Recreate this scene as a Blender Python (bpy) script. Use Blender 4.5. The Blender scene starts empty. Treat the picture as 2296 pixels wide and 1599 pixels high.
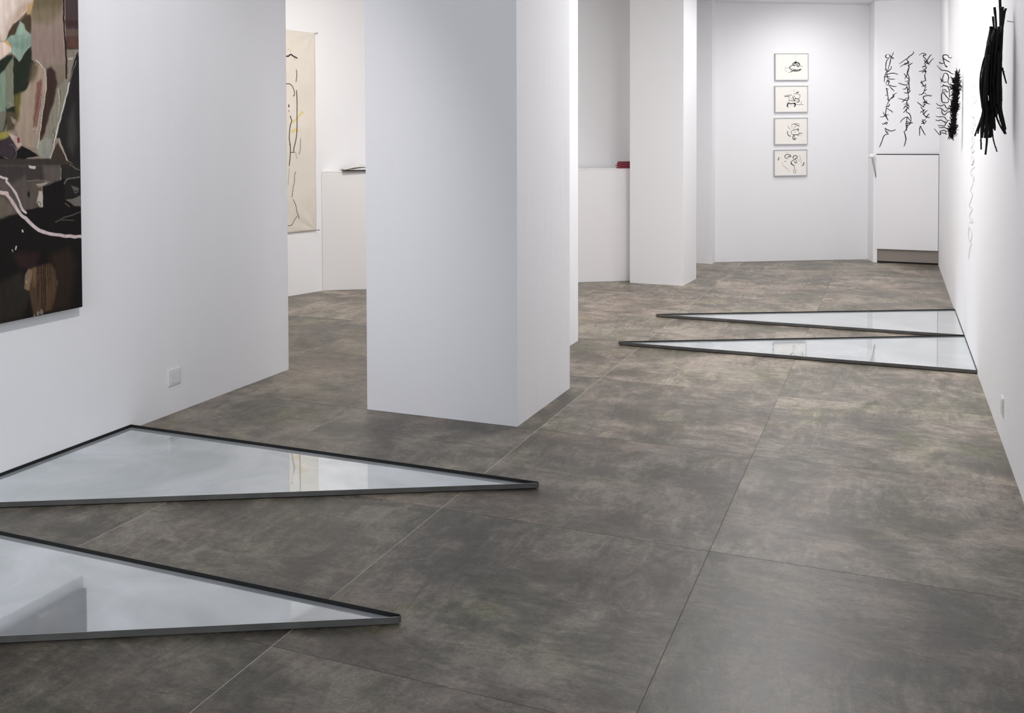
import bpy, bmesh, math, random
import numpy as np
from mathutils import Vector, Matrix
random.seed(7)
sc = bpy.context.scene
C = sc.collection
H = 1.62
# ------------------------------------------------------------------ camera
cam_d = bpy.data.cameras.new('camera'); cam = bpy.data.objects.new('camera', cam_d); C.objects.link(cam)
sc.camera = cam
F_PX, PITCH, ROLL, YAW, CY = 2123.528, .0254559, -.0027343, -.3828341, 370.493
fwd = Vector((math.sin(YAW)*math.cos(PITCH), math.cos(YAW)*math.cos(PITCH), -math.sin(PITCH)))
right = Vector((math.cos(YAW), -math.sin(YAW), 0)); up = right.cross(fwd)
r2 = right*math.cos(ROLL)+up*math.sin(ROLL); u2 = -right*math.sin(ROLL)+up*math.cos(ROLL)
cam.matrix_world = Matrix.Translation((0, 0, H)) @ Matrix(((r2.x, u2.x, -fwd.x), (r2.y, u2.y, -fwd.y), (r2.z, u2.z, -fwd.z))).to_4x4()
cam_d.sensor_width = 36; cam_d.sensor_fit = 'HORIZONTAL'
cam_d.lens = F_PX/2296*36
cam_d.shift_y = -(799.5-CY)/2296
cam_d.clip_start = .05
# ------------------------------------------------------------------ world, exposure
w = bpy.data.worlds.new('world'); sc.world = w; w.use_nodes = True
w.node_tree.nodes['Background'].inputs[0].default_value = (.8, .85, 1, 1)
w.node_tree.nodes['Background'].inputs[1].default_value = .02
sc.view_settings.view_transform = 'Standard'; sc.view_settings.look = 'None'
sc.view_settings.exposure = 0.0; sc.view_settings.gamma = 1; sc.view_settings.use_curve_mapping = False
# ------------------------------------------------------------------ lights (gallery ceiling spots and added soft fill areas)
def look(o, tgt):
    o.rotation_euler = (Vector(tgt)-o.location).to_track_quat('-Z', 'Y').to_euler()
def area(loc, tgt, sx, sy, power, col=(1, .97, .93)):
    d = bpy.data.lights.new('fill_area', 'AREA'); d.shape = 'RECTANGLE'; d.size = sx; d.size_y = sy
    d.energy = power; d.color = col
    o = bpy.data.objects.new('fill_area', d); C.objects.link(o); o.location = loc; look(o, tgt); return o
def spot(loc, tgt, power, ang=60, blend=.6, r=.04, col=(1, .97, .93)):
    d = bpy.data.lights.new('ceiling_spot', 'SPOT'); d.energy = power; d.spot_size = math.radians(ang); d.spot_blend = blend
    d.shadow_soft_size = r; d.color = col
    o = bpy.data.objects.new('ceiling_spot', d); C.objects.link(o); o.location = loc; look(o, tgt); return o
WARM = (1, .955, .90); NEU = (1, .982, .985); COOL = (.87, .92, 1)
LPW = [38, 76, 34, 164, 28, 64, 84, 36, 56, 34]
spot((-.68, 12.15, 3.40), (-1.28, 13.19, 1.4), LPW[0], 125, 1, .03, NEU)                  # framed drawings
spot((-1.05, 8.7, 3.40), (.55, 9.6, 1.2), LPW[1], 150, 1, .05, NEU)                        # right wall, far
spot((-1.25, 6.3, 3.40), (.55, 5.3, 1.4), LPW[2], 140, 1, .04, NEU)                        # branch bundle
spot((-1.8, 2.7, 3.40), (-3.98, 3.7, 1.3), LPW[3], 92, .7, .03, NEU)                     # painting
area((-1.0, 10.6, 3.40), (-1.0, 10.6, 0), .4, 1.2, LPW[4], NEU)  # added soft fill over the far aisle
area((-.9, 7.4, 3.40), (-.9, 7.4, 0), .3, 1.6, LPW[5], NEU)  # added soft fill over the middle of the aisle
area((-1.7, -2.6, 1.9), (-1.7, 3, 1.7), 2.4, 2.2, LPW[6], COOL)                           # added cool fill behind the camera for the pillar front
spot((-4.6, 6.9, 3.40), (-5.5, 8.9, .7), LPW[7], 105, 1, .05, WARM)                     # canvas in the alcove
area((-4.3, 7.3, 3.40), (-5.0, 8.8, .6), .5, .8, LPW[8], WARM)  # added warm fill aimed at the desk
spot((-.3, 11.4, 3.40), (.1, 13.4, 1.5), LPW[9], 140, 1, .05, NEU)                       # hanging letters niche

# ------------------------------------------------------------------ materials
def lin(c): return tuple((x/255/12.92 if x/255 <= .04045 else ((x/255+.055)/1.055)**2.4) for x in c)
def new_mat(name):
    m = bpy.data.materials.new(name); m.use_nodes = True
    nt = m.node_tree; return m, nt, nt.nodes['Principled BSDF']
def mat(name, col, rough=.6, metal=0, spec=.5, bump=0, bscale=200, vary=0, vscale=3):
    m, nt, b = new_mat(name)
    b.inputs['Base Color'].default_value = (*lin(col), 1); b.inputs['Roughness'].default_value = rough
    b.inputs['Metallic'].default_value = metal; b.inputs['Specular IOR Level'].default_value = spec
    tc = nt.nodes.new('ShaderNodeTexCoord')
    if bump:
        n = nt.nodes.new('ShaderNodeTexNoise'); n.inputs['Scale'].default_value = bscale; n.inputs['Detail'].default_value = 4
        nt.links.new(tc.outputs['Object'], n.inputs['Vector'])
        bp = nt.nodes.new('ShaderNodeBump'); bp.inputs['Strength'].default_value = bump; bp.inputs['Distance'].default_value = .002
        nt.links.new(n.outputs['Fac'], bp.inputs['Height']); nt.links.new(bp.outputs['Normal'], b.inputs['Normal'])
    if vary:
        n = nt.nodes.new('ShaderNodeTexNoise'); n.inputs['Scale'].default_value = vscale; n.inputs['Detail'].default_value = 5
        nt.links.new(tc.outputs['Object'], n.inputs['Vector'])
        r = nt.nodes.new('ShaderNodeValToRGB'); l = lin(col)
        r.color_ramp.elements[0].position = .3; r.color_ramp.elements[1].position = .7
        r.color_ramp.elements[0].color = (*[x*(1-vary) for x in l], 1); r.color_ramp.elements[1].color = (*[min(1, x*(1+vary)) for x in l], 1)
        nt.links.new(n.outputs['Fac'], r.inputs['Fac']); nt.links.new(r.outputs['Color'], b.inputs['Base Color'])
    return m
def attr_mat(name, rough, bump, bscale):
    m, nt, b = new_mat(name)
    a = nt.nodes.new('ShaderNodeAttribute'); a.attribute_name = 'pigment'
    n = nt.nodes.new('ShaderNodeTexNoise'); n.inputs['Scale'].default_value = 14; n.inputs['Detail'].default_value = 6
    tc = nt.nodes.new('ShaderNodeTexCoord'); mp = nt.nodes.new('ShaderNodeMapping'); mp.inputs['Scale'].default_value = (3, 1, .6)
    nt.links.new(tc.outputs['Object'], mp.inputs['Vector']); nt.links.new(mp.outputs['Vector'], n.inputs['Vector'])
    mr = nt.nodes.new('ShaderNodeMapRange'); mr.inputs[1].default_value = .3; mr.inputs[2].default_value = .7; mr.inputs[3].default_value = .8; mr.inputs[4].default_value = 1.1
    nt.links.new(n.outputs['Fac'], mr.inputs[0])
    mx = nt.nodes.new('ShaderNodeVectorMath'); mx.operation = 'SCALE'
    nt.links.new(a.outputs['Color'], mx.inputs[0]); nt.links.new(mr.outputs[0], mx.inputs['Scale'])
    nt.links.new(mx.outputs[0], b.inputs['Base Color']); b.inputs['Roughness'].default_value = rough; b.inputs['Specular IOR Level'].default_value = .18
    n2 = nt.nodes.new('ShaderNodeTexNoise'); n2.inputs['Scale'].default_value = bscale
    nt.links.new(tc.outputs['Object'], n2.inputs['Vector'])
    bp = nt.nodes.new('ShaderNodeBump'); bp.inputs['Strength'].default_value = bump; bp.inputs['Distance'].default_value = .001
    nt.links.new(n2.outputs['Fac'], bp.inputs['Height']); nt.links.new(bp.outputs['Normal'], b.inputs['Normal'])
    return m
M = {}
M['wall'] = mat('white_plaster', (246, 246, 248), .75, 0, .3, .22, 90)
def undulate(m):
    # hand-trowelled plaster: broad, mostly vertical unevenness under the fine grain
    nt = m.node_tree; b = nt.nodes['Principled BSDF']; tc = nt.nodes.new('ShaderNodeTexCoord'); mp = nt.nodes.new('ShaderNodeMapping')
    mp.inputs['Scale'].default_value = (3.2, 3.2, .45); n = nt.nodes.new('ShaderNodeTexNoise'); n.inputs['Scale'].default_value = 1.2; n.inputs['Detail'].default_value = 3
    nt.links.new(tc.outputs['Object'], mp.inputs['Vector']); nt.links.new(mp.outputs[0], n.inputs['Vector'])
    bp = nt.nodes.new('ShaderNodeBump'); bp.inputs['Strength'].default_value = .55; bp.inputs['Distance'].default_value = .012
    nt.links.new(n.outputs['Fac'], bp.inputs['Height']); old = b.inputs['Normal'].links[0].from_node
    nt.links.new(bp.outputs['Normal'], old.inputs['Normal'])
undulate(M['wall'])
M['ceiling'] = mat('ceiling_paint', (238, 237, 240), .8, 0, .2, .1, 60)
M['desk'] = mat('white_lacquer', (246, 245, 246), .6, 0, .3, .15, 60)
M['panel'] = mat('painted_panel', (244, 243, 245), .5, 0, .4, .05, 40)
M['plastic'] = mat('white_plastic', (236, 235, 234), .35)
M['steel'] = mat('dark_steel', (98, 97, 94), .5, .3, .5, .2, 30, .16, 9)
M['rim_highlight'] = mat('painted_rim_highlight', (225, 226, 226), .4, .2)  # pale colour painting a highlight on the rim tops facing the camera
M['inner'] = mat('blackened_steel', (12, 13, 14), .6, .1)
M['gap'] = mat('gap_black', (8, 8, 8), .9)  # flat black painted in for the dark of gaps and the open slot
M['char'] = mat('charcoal', (12, 11, 11), .62, 0, .2, .6, 220)
M['wire'] = mat('black_wire', (15, 14, 14), .6, 0, .3)
M['thread'] = mat('nylon_thread', (120, 118, 116), .4)
M['edge'] = mat('canvas_edge', (30, 26, 24), .8)
M['alu'] = mat('grey_frame_metal', (196, 195, 194), .5, .1, .4)
M['mount'] = mat('white_mount_board', (242, 242, 242), .8, 0, .2)
M['paper'] = mat('cream_paper', (249, 245, 238), .9, 0, .1, 0, 1, .015, 6)
M['cover'] = mat('black_book_cover', (14, 13, 13), .4)
M['page'] = mat('book_page', (235, 232, 226), .8)
M['pageedge'] = mat('page_edges', (150, 148, 128), .9)
M['red'] = mat('red_card', (132, 42, 56), .6, 0, .3, 0, 1, .2, 30)
M['grout_light'] = mat('light_grout', (205, 198, 186), .9)
M['grout_dark'] = mat('dark_grout', (72, 67, 62), .9)
M['grout_tone'] = mat('tile_coloured_grout', (96, 91, 85), .9)
M['screed'] = mat('screed', (60, 57, 54), .9)
def canvas_mat():
    return mat('raw_canvas', (228, 221, 210), .9, 0, .1, .3, 300, .04, 4)
M['canvas'] = canvas_mat()
M['stain'] = mat('yellow_stain', (228, 208, 140), .9, 0, .1)
M['faint'] = mat('pale_shadow_grey', (216, 215, 217), .9, 0, .1)  # colour of the painted letter shadow
M['nail'] = mat('steel_pin', (110, 108, 106), .35, .8)
INK = {}
def ink(c):
    if c not in INK: INK[c] = mat('ink_%d' % c, (c, c, c), .8, 0, .2)
    return INK[c]
def mirror_mat():
    # cloudy silvered glass: clear reflection over a milky, slightly blotchy ground
    m, nt, b = new_mat('clouded_mirror_glass')
    tc = nt.nodes.new('ShaderNodeTexCoord'); mp = nt.nodes.new('ShaderNodeMapping'); mp.inputs['Scale'].default_value = (1.1, 1.6, 1)
    nt.links.new(tc.outputs['Object'], mp.inputs['Vector'])
    n = nt.nodes.new('ShaderNodeTexNoise'); n.inputs['Scale'].default_value = 1.5; n.inputs['Detail'].default_value = 5; n.inputs['Distortion'].default_value = 1.2
    nt.links.new(mp.outputs['Vector'], n.inputs['Vector'])
    r = nt.nodes.new('ShaderNodeValToRGB')
    r.color_ramp.elements[0].position = .35; r.color_ramp.elements[0].color = (*lin(MIR0), 1)
    r.color_ramp.elements[1].position = .68; r.color_ramp.elements[1].color = (*lin(MIR1), 1)
    nt.links.new(n.outputs['Fac'], r.inputs['Fac']); nt.links.new(r.outputs['Color'], b.inputs['Base Color'])
    b.inputs['Metallic'].default_value = MIRM; b.inputs['Roughness'].default_value = .035
    b.inputs['Coat Weight'].default_value = .6; b.inputs['Coat Roughness'].default_value = .01
    return m
MIR0 = (190, 199, 200); MIR1 = (222, 227, 230); MIRM = .45
M['mirror'] = mirror_mat()
def tile_mat():
    m, nt, b = new_mat('concrete_look_tile'); N = nt.nodes.new; Lk = nt.links.new
    tc = N('ShaderNodeTexCoord'); oi = N('ShaderNodeObjectInfo')
    # every slab takes its own cut of the print, streaked one way or the other
    off = N('ShaderNodeVectorMath'); off.operation = 'SCALE'; off.inputs[0].default_value = (37, 53, 91); Lk(oi.outputs['Random'], off.inputs['Scale'])
    add = N('ShaderNodeVectorMath'); Lk(tc.outputs['Object'], add.inputs[0]); Lk(off.outputs[0], add.inputs[1])
    def noise(sc_, vec, detail=6, rough=.6, dist=0):
        mp = N('ShaderNodeMapping'); mp.inputs['Scale'].default_value = vec; Lk(add.outputs[0], mp.inputs['Vector'])
        n = N('ShaderNodeTexNoise'); n.inputs['Scale'].default_value = sc_; n.inputs['Detail'].default_value = detail
        n.inputs['Roughness'].default_value = rough; n.inputs['Distortion'].default_value = dist; Lk(mp.outputs[0], n.inputs['Vector']); return n.outputs['Fac']
    def math_(op, a, b_, c_=None):
        k = N('ShaderNodeMath'); k.operation = op
        for i, v in enumerate((a, b_, c_)):
            if v is None: continue
            if isinstance(v, (int, float)): k.inputs[i].default_value = v
            else: Lk(v, k.inputs[i])
        return k.outputs[0]
    big = noise(2.0, (1, 1, 1), 4, .55, .6)
    sx = noise(4.6, (.8, 2.5, 1), 9, .72, 1.1); sy = noise(4.6, (2.5, .8, 1), 9, .72, 1.1)
    sel = noise(1.6, (1, 1, 1), 1, .5)
    selr = N('ShaderNodeValToRGB'); selr.color_ramp.elements[0].position = .43; selr.color_ramp.elements[1].position = .53; Lk(sel, selr.inputs['Fac'])
    mixs = N('ShaderNodeMix'); mixs.data_type = 'FLOAT'; Lk(selr.outputs['Color'], mixs.inputs[0]); Lk(sx, mixs.inputs[2]); Lk(sy, mixs.inputs[3])
    mid = noise(8, (1, 1.25, 1), 9, .74, .8); fine = noise(36, (1, 1.4, 1), 7, .75, .3)
    v = math_('ADD', math_('MULTIPLY', big, .36), math_('MULTIPLY', mixs.outputs[0], .32))
    v = math_('ADD', v, math_('MULTIPLY', mid, .19)); v = math_('ADD', v, math_('MULTIPLY', fine, .13))
    v = math_('ADD', v, math_('MULTIPLY', math_('SUBTRACT', oi.outputs['Random'], .5), .02))
    r = N('ShaderNodeValToRGB'); e = r.color_ramp.elements
    e[0].position = .425; e[0].color = (*lin((74, 70, 63)), 1); e[1].position = .592; e[1].color = (*lin((137, 131, 123)), 1)
    for p_, c_ in ((.472, (88, 85, 77)), (.505, (103, 98, 90)), (.537, (119, 113, 105))):
        k = e.new(p_); k.color = (*lin(c_), 1)
    Lk(v, r.inputs['Fac'])
    # crisp flaky patches, lighter and darker, and fine pitting
    def flake(sc_, vec, lo, hi, c0, c1):
        q = noise(sc_, vec, 9, .72, .25); fr = N('ShaderNodeValToRGB'); fr.color_ramp.elements[0].position = lo; fr.color_ramp.elements[0].color = (*c0, 1)
        fr.color_ramp.elements[1].position = hi; fr.color_ramp.elements[1].color = (*c1, 1); Lk(q, fr.inputs['Fac']); return fr.outputs['Color']
    def vmul(a, b_):
        k = N('ShaderNodeVectorMath'); k.operation = 'MULTIPLY'; Lk(a, k.inputs[0]); Lk(b_, k.inputs[1]); return k.outputs[0]
    one = (1, 1, 1)
    fk = vmul(flake(5.5, (1, 1.2, 1), .515, .545, one, (1.14, 1.13, 1.12)), flake(7.5, (1.3, .9, 1), .42, .46, (.85, .845, .84), one))
    fk = vmul(fk, flake(15, (.8, 2.0, 1), .39, .43, (.81, .80, .79), one)); fk = vmul(fk, flake(17, (2.0, .8, 1), .57, .60, one, (1.16, 1.15, 1.14)))
    fk = vmul(fk, flake(70, (1, 1.5, 1), .40, .60, (.86, .86, .86), (1.14, 1.14, 1.14)))
    fk = vmul(fk, flake(1.55, (1, 1, 1), .57, .63, one, (.92, .97, .78)))
    # pinkish and greenish drifts
    hue = noise(1.7, (1, 1, 1), 3, .5, .5)
    hr = N('ShaderNodeValToRGB'); h = hr.color_ramp.elements
    h[0].position = .33; h[0].color = (.97, 1.0, .91, 1); h[1].position = .68; h[1].color = (1.06, .985, .965, 1); k = h.new(.5); k.color = (1, 1, 1, 1)
    Lk(hue, hr.inputs['Fac'])
    mul = N('ShaderNodeVectorMath'); mul.operation = 'MULTIPLY'; Lk(vmul(r.outputs['Color'], fk), mul.inputs[0]); Lk(hr.outputs['Color'], mul.inputs[1])
    # dark flecks
    fl_ = noise(30, (1, 3, 1), 4, .6); flr = N('ShaderNodeValToRGB'); flr.color_ramp.elements[0].position = .30; flr.color_ramp.elements[0].color = (.72, .71, .70, 1)
    flr.color_ramp.elements[1].position = .36; flr.color_ramp.elements[1].color = (1, 1, 1, 1); Lk(fl_, flr.inputs['Fac'])
    mul2 = N('ShaderNodeVectorMath'); mul2.operation = 'MULTIPLY'; Lk(mul.outputs[0], mul2.inputs[0]); Lk(flr.outputs['Color'], mul2.inputs[1])
    mul3 = N('ShaderNodeVectorMath'); mul3.operation = 'MULTIPLY'; Lk(mul2.outputs[0], mul3.inputs[0]); Lk(oi.outputs['Color'], mul3.inputs[1])
    Lk(mul3.outputs[0], b.inputs['Base Color'])
    rr = N('ShaderNodeMapRange'); rr.inputs[1].default_value = .4; rr.inputs[2].default_value = .62; rr.inputs[3].default_value = .37; rr.inputs[4].default_value = .45
    Lk(v, rr.inputs[0]); Lk(rr.outputs[0], b.inputs['Roughness'])
    b.inputs['Specular IOR Level'].default_value = .5
    bp = N('ShaderNodeBump'); bp.inputs['Strength'].default_value = .12; bp.inputs['Distance'].default_value = .002
    Lk(v, bp.inputs['Height']); Lk(bp.outputs['Normal'], b.inputs['Normal'])
    return m
M['tile'] = tile_mat()
# ------------------------------------------------------------------ helpers
class MB:
    def __init__(s): s.v = []; s.f = []; s.mi = []
    def add(s, v, f, mi=0):
        n = len(s.v); s.v += [tuple(p) for p in v]; s.f += [tuple(i+n for i in q) for q in f]; s.mi += [mi]*len(f)
    def box(s, x0, x1, y0, y1, z0, z1, mi=0):
        s.prism([(x0, y0), (x1, y0), (x1, y1), (x0, y1)], z0, z1, mi)
    def prism(s, poly, z0, z1, mi=0):
        n = len(poly)
        a = sum(poly[i][0]*poly[(i+1) % n][1]-poly[(i+1) % n][0]*poly[i][1] for i in range(n))
        if a < 0: poly = poly[::-1]
        v = [(x, y, z0) for x, y in poly]+[(x, y, z1) for x, y in poly]
        f = [tuple(range(n-1, -1, -1)), tuple(range(n, 2*n))]+[(i, (i+1) % n, (i+1) % n+n, i+n) for i in range(n)]
        s.add(v, f, mi)
    def tube(s, pts, r, k=6, cap=True, mi=0):
        pts = [Vector(p) for p in pts]; n = len(pts)
        rs = r if isinstance(r, (list, tuple)) else [r]*n
        v = []; prev = None
        for i, p in enumerate(pts):
            t = (pts[min(i+1, n-1)]-pts[max(i-1, 0)]).normalized()
            a = prev if prev is not None else (Vector((0, 1, 0)) if abs(t.y) < .9 else Vector((1, 0, 0)))
            a = (a-t*a.dot(t)).normalized(); prev = a; b = t.cross(a)
            for j in range(k):
                an = 2*math.pi*j/k; v.append(p+(a*math.cos(an)+b*math.sin(an))*rs[i])
        f = [(i*k+j, i*k+(j+1) % k, (i+1)*k+(j+1) % k, (i+1)*k+j) for i in range(n-1) for j in range(k)]
        if cap: f += [tuple(range(k-1, -1, -1)), tuple(range((n-1)*k, n*k))]
        s.add(v, f, mi)
    def ribbon(s, pts, w, y):
        # flat ink stroke in the local x-z plane, pressed onto the plane at depth y
        P = [Vector((p[0], p[1])) for p in pts]; n = len(P)
        v = []
        for i, p in enumerate(P):
            t = (P[min(i+1, n-1)]-P[max(i-1, 0)]); t = t.normalized() if t.length > 0 else Vector((1, 0))
            q = Vector((-t.y, t.x)); ww = w*(.55 if i in (0, n-1) else 1)/2
            v += [(p.x+q.x*ww, y, p.y+q.y*ww), (p.x-q.x*ww, y, p.y-q.y*ww)]
        s.add(v, [(2*i, 2*i+1, 2*i+3, 2*i+2) for i in range(n-1)])
    def build(s, name, mats, parent=None, smooth=False):
        me = bpy.data.meshes.new(name); me.from_pydata(s.v, [], s.f)
        for m in (mats if isinstance(mats, (list, tuple)) else [mats]): me.materials.append(m)
        if any(s.mi): me.polygons.foreach_set('material_index', s.mi)
        if smooth: me.polygons.foreach_set('use_smooth', [True]*len(me.polygons))
        me.update(); o = bpy.data.objects.new(name, me); C.objects.link(o)
        if parent: o.parent = parent
        return o
def smoothed(pts, n=4):
    P = [Vector(p) for p in pts]
    if len(P) < 3: return P
    out = []
    for i in range(len(P)-1):
        a, b, c, d = P[max(i-1, 0)], P[i], P[i+1], P[min(i+2, len(P)-1)]
        for k in range(n):
            t = k/n
            out.append(.5*((2*b)+(c-a)*t+(2*a-5*b+4*c-d)*t*t+(3*b-a-3*c+d)*t**3))
    return out+[P[-1]]
def bevel(o, wd=.004, seg=2, ang=30):
    m = o.modifiers.new('bevel', 'BEVEL'); m.width = wd; m.segments = seg; m.limit_method = 'ANGLE'; m.angle_limit = math.radians(ang)
def thing(name, label, cat, loc=(0, 0, 0), rz=0, group=None):
    o = bpy.data.objects.new(name, None); C.objects.link(o); o.location = loc; o.rotation_euler = (0, 0, rz)
    o.empty_display_size = .1; o['label'] = label; o['category'] = cat
    if group: o['group'] = group
    return o
def struct(o, label=None):
    o['kind'] = 'structure'
    if label: o['label'] = label
    return o
def prism(name, poly, z0, z1, m, bw=.003):
    b = MB(); b.prism(poly, z0, z1); o = b.build(name, m)
    if bw: bevel(o, bw)
    return o
CEIL = 3.45
# ------------------------------------------------------------------ floor: slabs of 1.18 x 1.22 m
AX0, ADX, BY0, BDY = -1.8415, 1.17878, 2.49571, 1.22444
b = MB(); b.box(-7.6, .75, -3.2, 14.3, -.2, -.012); floor = struct(b.build('floor', M['screed']))
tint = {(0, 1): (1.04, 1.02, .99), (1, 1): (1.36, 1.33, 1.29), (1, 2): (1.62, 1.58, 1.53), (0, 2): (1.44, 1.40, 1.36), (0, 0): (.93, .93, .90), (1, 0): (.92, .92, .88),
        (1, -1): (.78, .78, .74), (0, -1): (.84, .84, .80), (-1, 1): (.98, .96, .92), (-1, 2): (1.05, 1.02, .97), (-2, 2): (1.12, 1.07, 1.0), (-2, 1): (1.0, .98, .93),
        (1, 3): (1.62, 1.58, 1.53), (0, 3): (1.5, 1.43, 1.36), (-1, 3): (1.2, 1.15, 1.08), (-1, 0): (.88, .88, .84), (-1, -1): (.78, .78, .73), (-2, 0): (.8, .8, .76), (-2, -1): (.78, .78, .73), (-2, 3): (1.12, 1.06, 1.0)}  # slab tones with the fall of light painted in: far rows lighter, near darker
tiles = {}
gx = .0010; gy = .0011
for i in range(-5, 2):
    for j in range(-5, 10):
        x0 = AX0+i*ADX; y0 = BY0+j*BDY; x1 = x0+ADX; y1 = y0+BDY
        cx0, cx1 = max(x0, -7.5), (x1 if i < 1 else .60); cy0, cy1 = max(y0, -3.1), min(y1, 14.2)
        if cx1-cx0 < .02 or cy1-cy0 < .02: continue
        key = (round(cx1-cx0, 4), round(cy1-cy0, 4), round((cx0-x0), 3), round((cy0-y0), 3))
        if key not in tiles:
            bb = MB(); bb.box(cx0-x0+gx, cx1-x0-gx, cy0-y0+gy, cy1-y0-gy, -.012, 0)
            o = bb.build('tile', M['tile'], floor); tiles[key] = o.data
            bevel(o, .0005, 1)
        else:
            o = bpy.data.objects.new('tile', tiles[key]); C.objects.link(o); o.parent = floor; bevel(o, .0005, 1)
        o.location = (x0, y0, 0)
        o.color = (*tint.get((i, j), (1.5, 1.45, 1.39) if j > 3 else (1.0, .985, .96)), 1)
for i in range(-4, 2):
    x = AX0+i*ADX; b = MB(); b.box(x-.0010, x+.0010, -3.1, 14.1, -.012, -.0004)
    b.build('grout_line', M['grout_light'] if i < 1 else M['grout_tone'], floor)
for j in range(-4, 10):
    y = BY0+j*BDY; b = MB(); b.box(-7.4, .55, y-.0011, y+.0011, -.012, -.0006)
    b.build('grout_line', M['grout_dark'], floor)
# ------------------------------------------------------------------ walls and pillars
W = M['wall']
struct(prism('ceiling', [(-7.6, -3.2), (.75, -3.2), (.75, 14.3), (-7.6, 14.3)], CEIL, CEIL+.15, M['ceiling'], 0))
struct(prism('wall_left', [(-4.28, -3), (-3.98, -3), (-3.98, 5.622), (-4.28, 5.622)], -.01, CEIL, W))
struct(prism('wall_right', [(.55, -3), (.75, -3), (.75, 13.95), (.55, 13.95)], -.01, CEIL, W, 0))
struct(prism('wall_back', [(-4.28, -3.2), (.75, -3.2), (.75, -3), (-4.28, -3)], -.01, CEIL, W, 0))
# diagonal alcove wall with the unframed canvas, then the wall behind the desk
struct(prism('wall_canvas_side', [(-7.0, 4.14), (-5.551, 9.462), (-5.75, 9.6), (-7.25, 4.15)], -.01, CEIL, W, 0))
struct(prism('wall_alcove_end', [(-7.2, 4.0), (-4.28, 4.0), (-4.28, 4.15), (-7.2, 4.15)], -.01, CEIL, W, 0))
struct(prism('wall_behind_desk', [(-5.551, 9.462), (-2.62, 11.36), (-2.78, 11.56), (-5.75, 9.66)], -.01, CEIL, W, 0))
struct(prism('wall_passage', [(-2.62, 11.36), (-3.1, 12.49), (-3.3, 12.49), (-2.8, 11.36)], -.01, CEIL, W, 0))
struct(prism('wall_far', [(-3.2, 12.50), (-2.2, 12.476), (-2.194, 12.674), (-.317, 13.739), (-.243, 13.412), (-.19, 13.40), (-.19, 14.15), (-3.2, 14.15)], -.01, CEIL, W, .002))
struct(prism('wall_niche', [(-.19, 13.40), (.55, 13.43), (.55, 13.95), (-.19, 13.95)], 1.437, CEIL, W, 0))
struct(prism('wall_niche_back', [(-.19, 13.72), (.55, 13.72), (.55, 13.95), (-.19, 13.95)], -.01, 1.47, W, 0))
p = struct(prism('wall_pillar_front', [(-2.943, 4.949), (-1.968, 4.955), (-1.955, 5.862), (-2.93, 5.862)], -.01, CEIL, W, .004), 'thick white plastered pillar standing in the middle of the room')
p = struct(prism('wall_pillar_middle', [(-2.95, 6.55), (-2.363, 6.55), (-2.36, 7.289), (-2.95, 7.289)], -.01, CEIL, W, .004), 'white pillar hidden behind the thick front pillar')
p = struct(prism('wall_pillar_rear', [(-2.781, 10.494), (-2.164, 10.48), (-2.135, 11.078), (-2.76, 11.09)], -.01, CEIL, W, .004), 'slim white pillar beside the desk end')
# ------------------------------------------------------------------ reception desk
t = thing('reception_desk', 'tall white built-in desk running behind the pillars, open book and red booklets on it', 'desk', (-5.748, 8.738, 0), math.atan2(.5436, .839))
b = MB(); b.prism([(.006, 0), (3.50, 0), (3.50, .46), (.53, .46)], 0, 1.284); o = b.build('body', M['desk'], t); bevel(o, .003)
b = MB(); b.prism([(.006, 0), (3.50, 0), (3.50, .46), (.53, .46)], 1.2845, 1.30); o = b.build('worktop', M['desk'], t); bevel(o, .004)
DESK = t.matrix_basis.copy()
def desk_pt(x, y, z):
    a = math.atan2(.5436, .839); return (-5.748+x*math.cos(a)-y*math.sin(a), 8.738+x*math.sin(a)+y*math.cos(a), z)
dang = math.atan2(.5436, .839)
# open book lying on the desk, overhanging its front edge
t = thing('open_book', 'open book with black cover lying on the white desk, pages curling up', 'book', desk_pt(.52, .08, 1.3005), dang+.06)
b = MB(); b.box(-.30, -.004, -.11, .14, 0, .005); b.box(-.004, .30, -.11, .14, 0, .005); b.build('cover', M['cover'], t)
def pageblock(sgn, name, m, zoff, th, lift):
    b = MB(); n = 16; v = []
    for i in range(n+1):
        s = i/n; x = sgn*(.002+.286*s); z = .006+zoff+lift*math.sin(math.pi*s**.45)**1.3
        if s < .02: z = .006+zoff
        v += [(x, -.105, z), (x, .135, z), (x, .135, z-th), (x, -.105, z-th)]
    f = []
    for i in range(n):
        a = 4*i; f += [(a, a+1, a+5, a+4), (a+1, a+2, a+6, a+5), (a+2, a+3, a+7, a+6), (a+3, a, a+4, a+7)]
    f += [(0, 3, 2, 1), (4*n, 4*n+1, 4*n+2, 4*n+3)]
    b.add(v, f); return b.build(name, m, t, True)
for sg in (-1, 1):
    pageblock(sg, 'page_block', M['pageedge'], .006, .005, .024)
    pageblock(sg, 'open_page', M['page'], .013, .006, .042)
# red booklets
for k in range(6):
    hw = .0
    o = None
    lab = ['lowest red booklet of the small pile on the desk', 'second red booklet from the bottom of the desk pile', 'third red booklet from the bottom of the desk pile',
           'third red booklet from the top of the desk pile', 'second red booklet from the top of the desk pile', 'topmost red booklet of the small pile on the desk'][k]
    dx = [0, .006, -.004, .012, .018, .024][k]
    t = thing('booklet', lab, 'booklet', desk_pt(3.45+dx-.0, .09, 1.3005+k*.0132), dang+[.05, -.08, .1, .02, .16, .1][k], 'pile of red booklets on the desk')
    b = MB(); b.box(-.065, .065, -.07, .09, 0, .0012); b.box(-.065, .065, -.07, .09, .0112, .0124); b.box(-.065, -.0635, -.07, .09, .0012, .0112); b.build('cover', M['red'], t)
    b = MB(); b.box(-.0632, .063, -.068, .088, .0013, .0111); b.build('page_block', M['red'] if k % 2 else mat('pink_pages', (170, 96, 106), .8), t)
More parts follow.
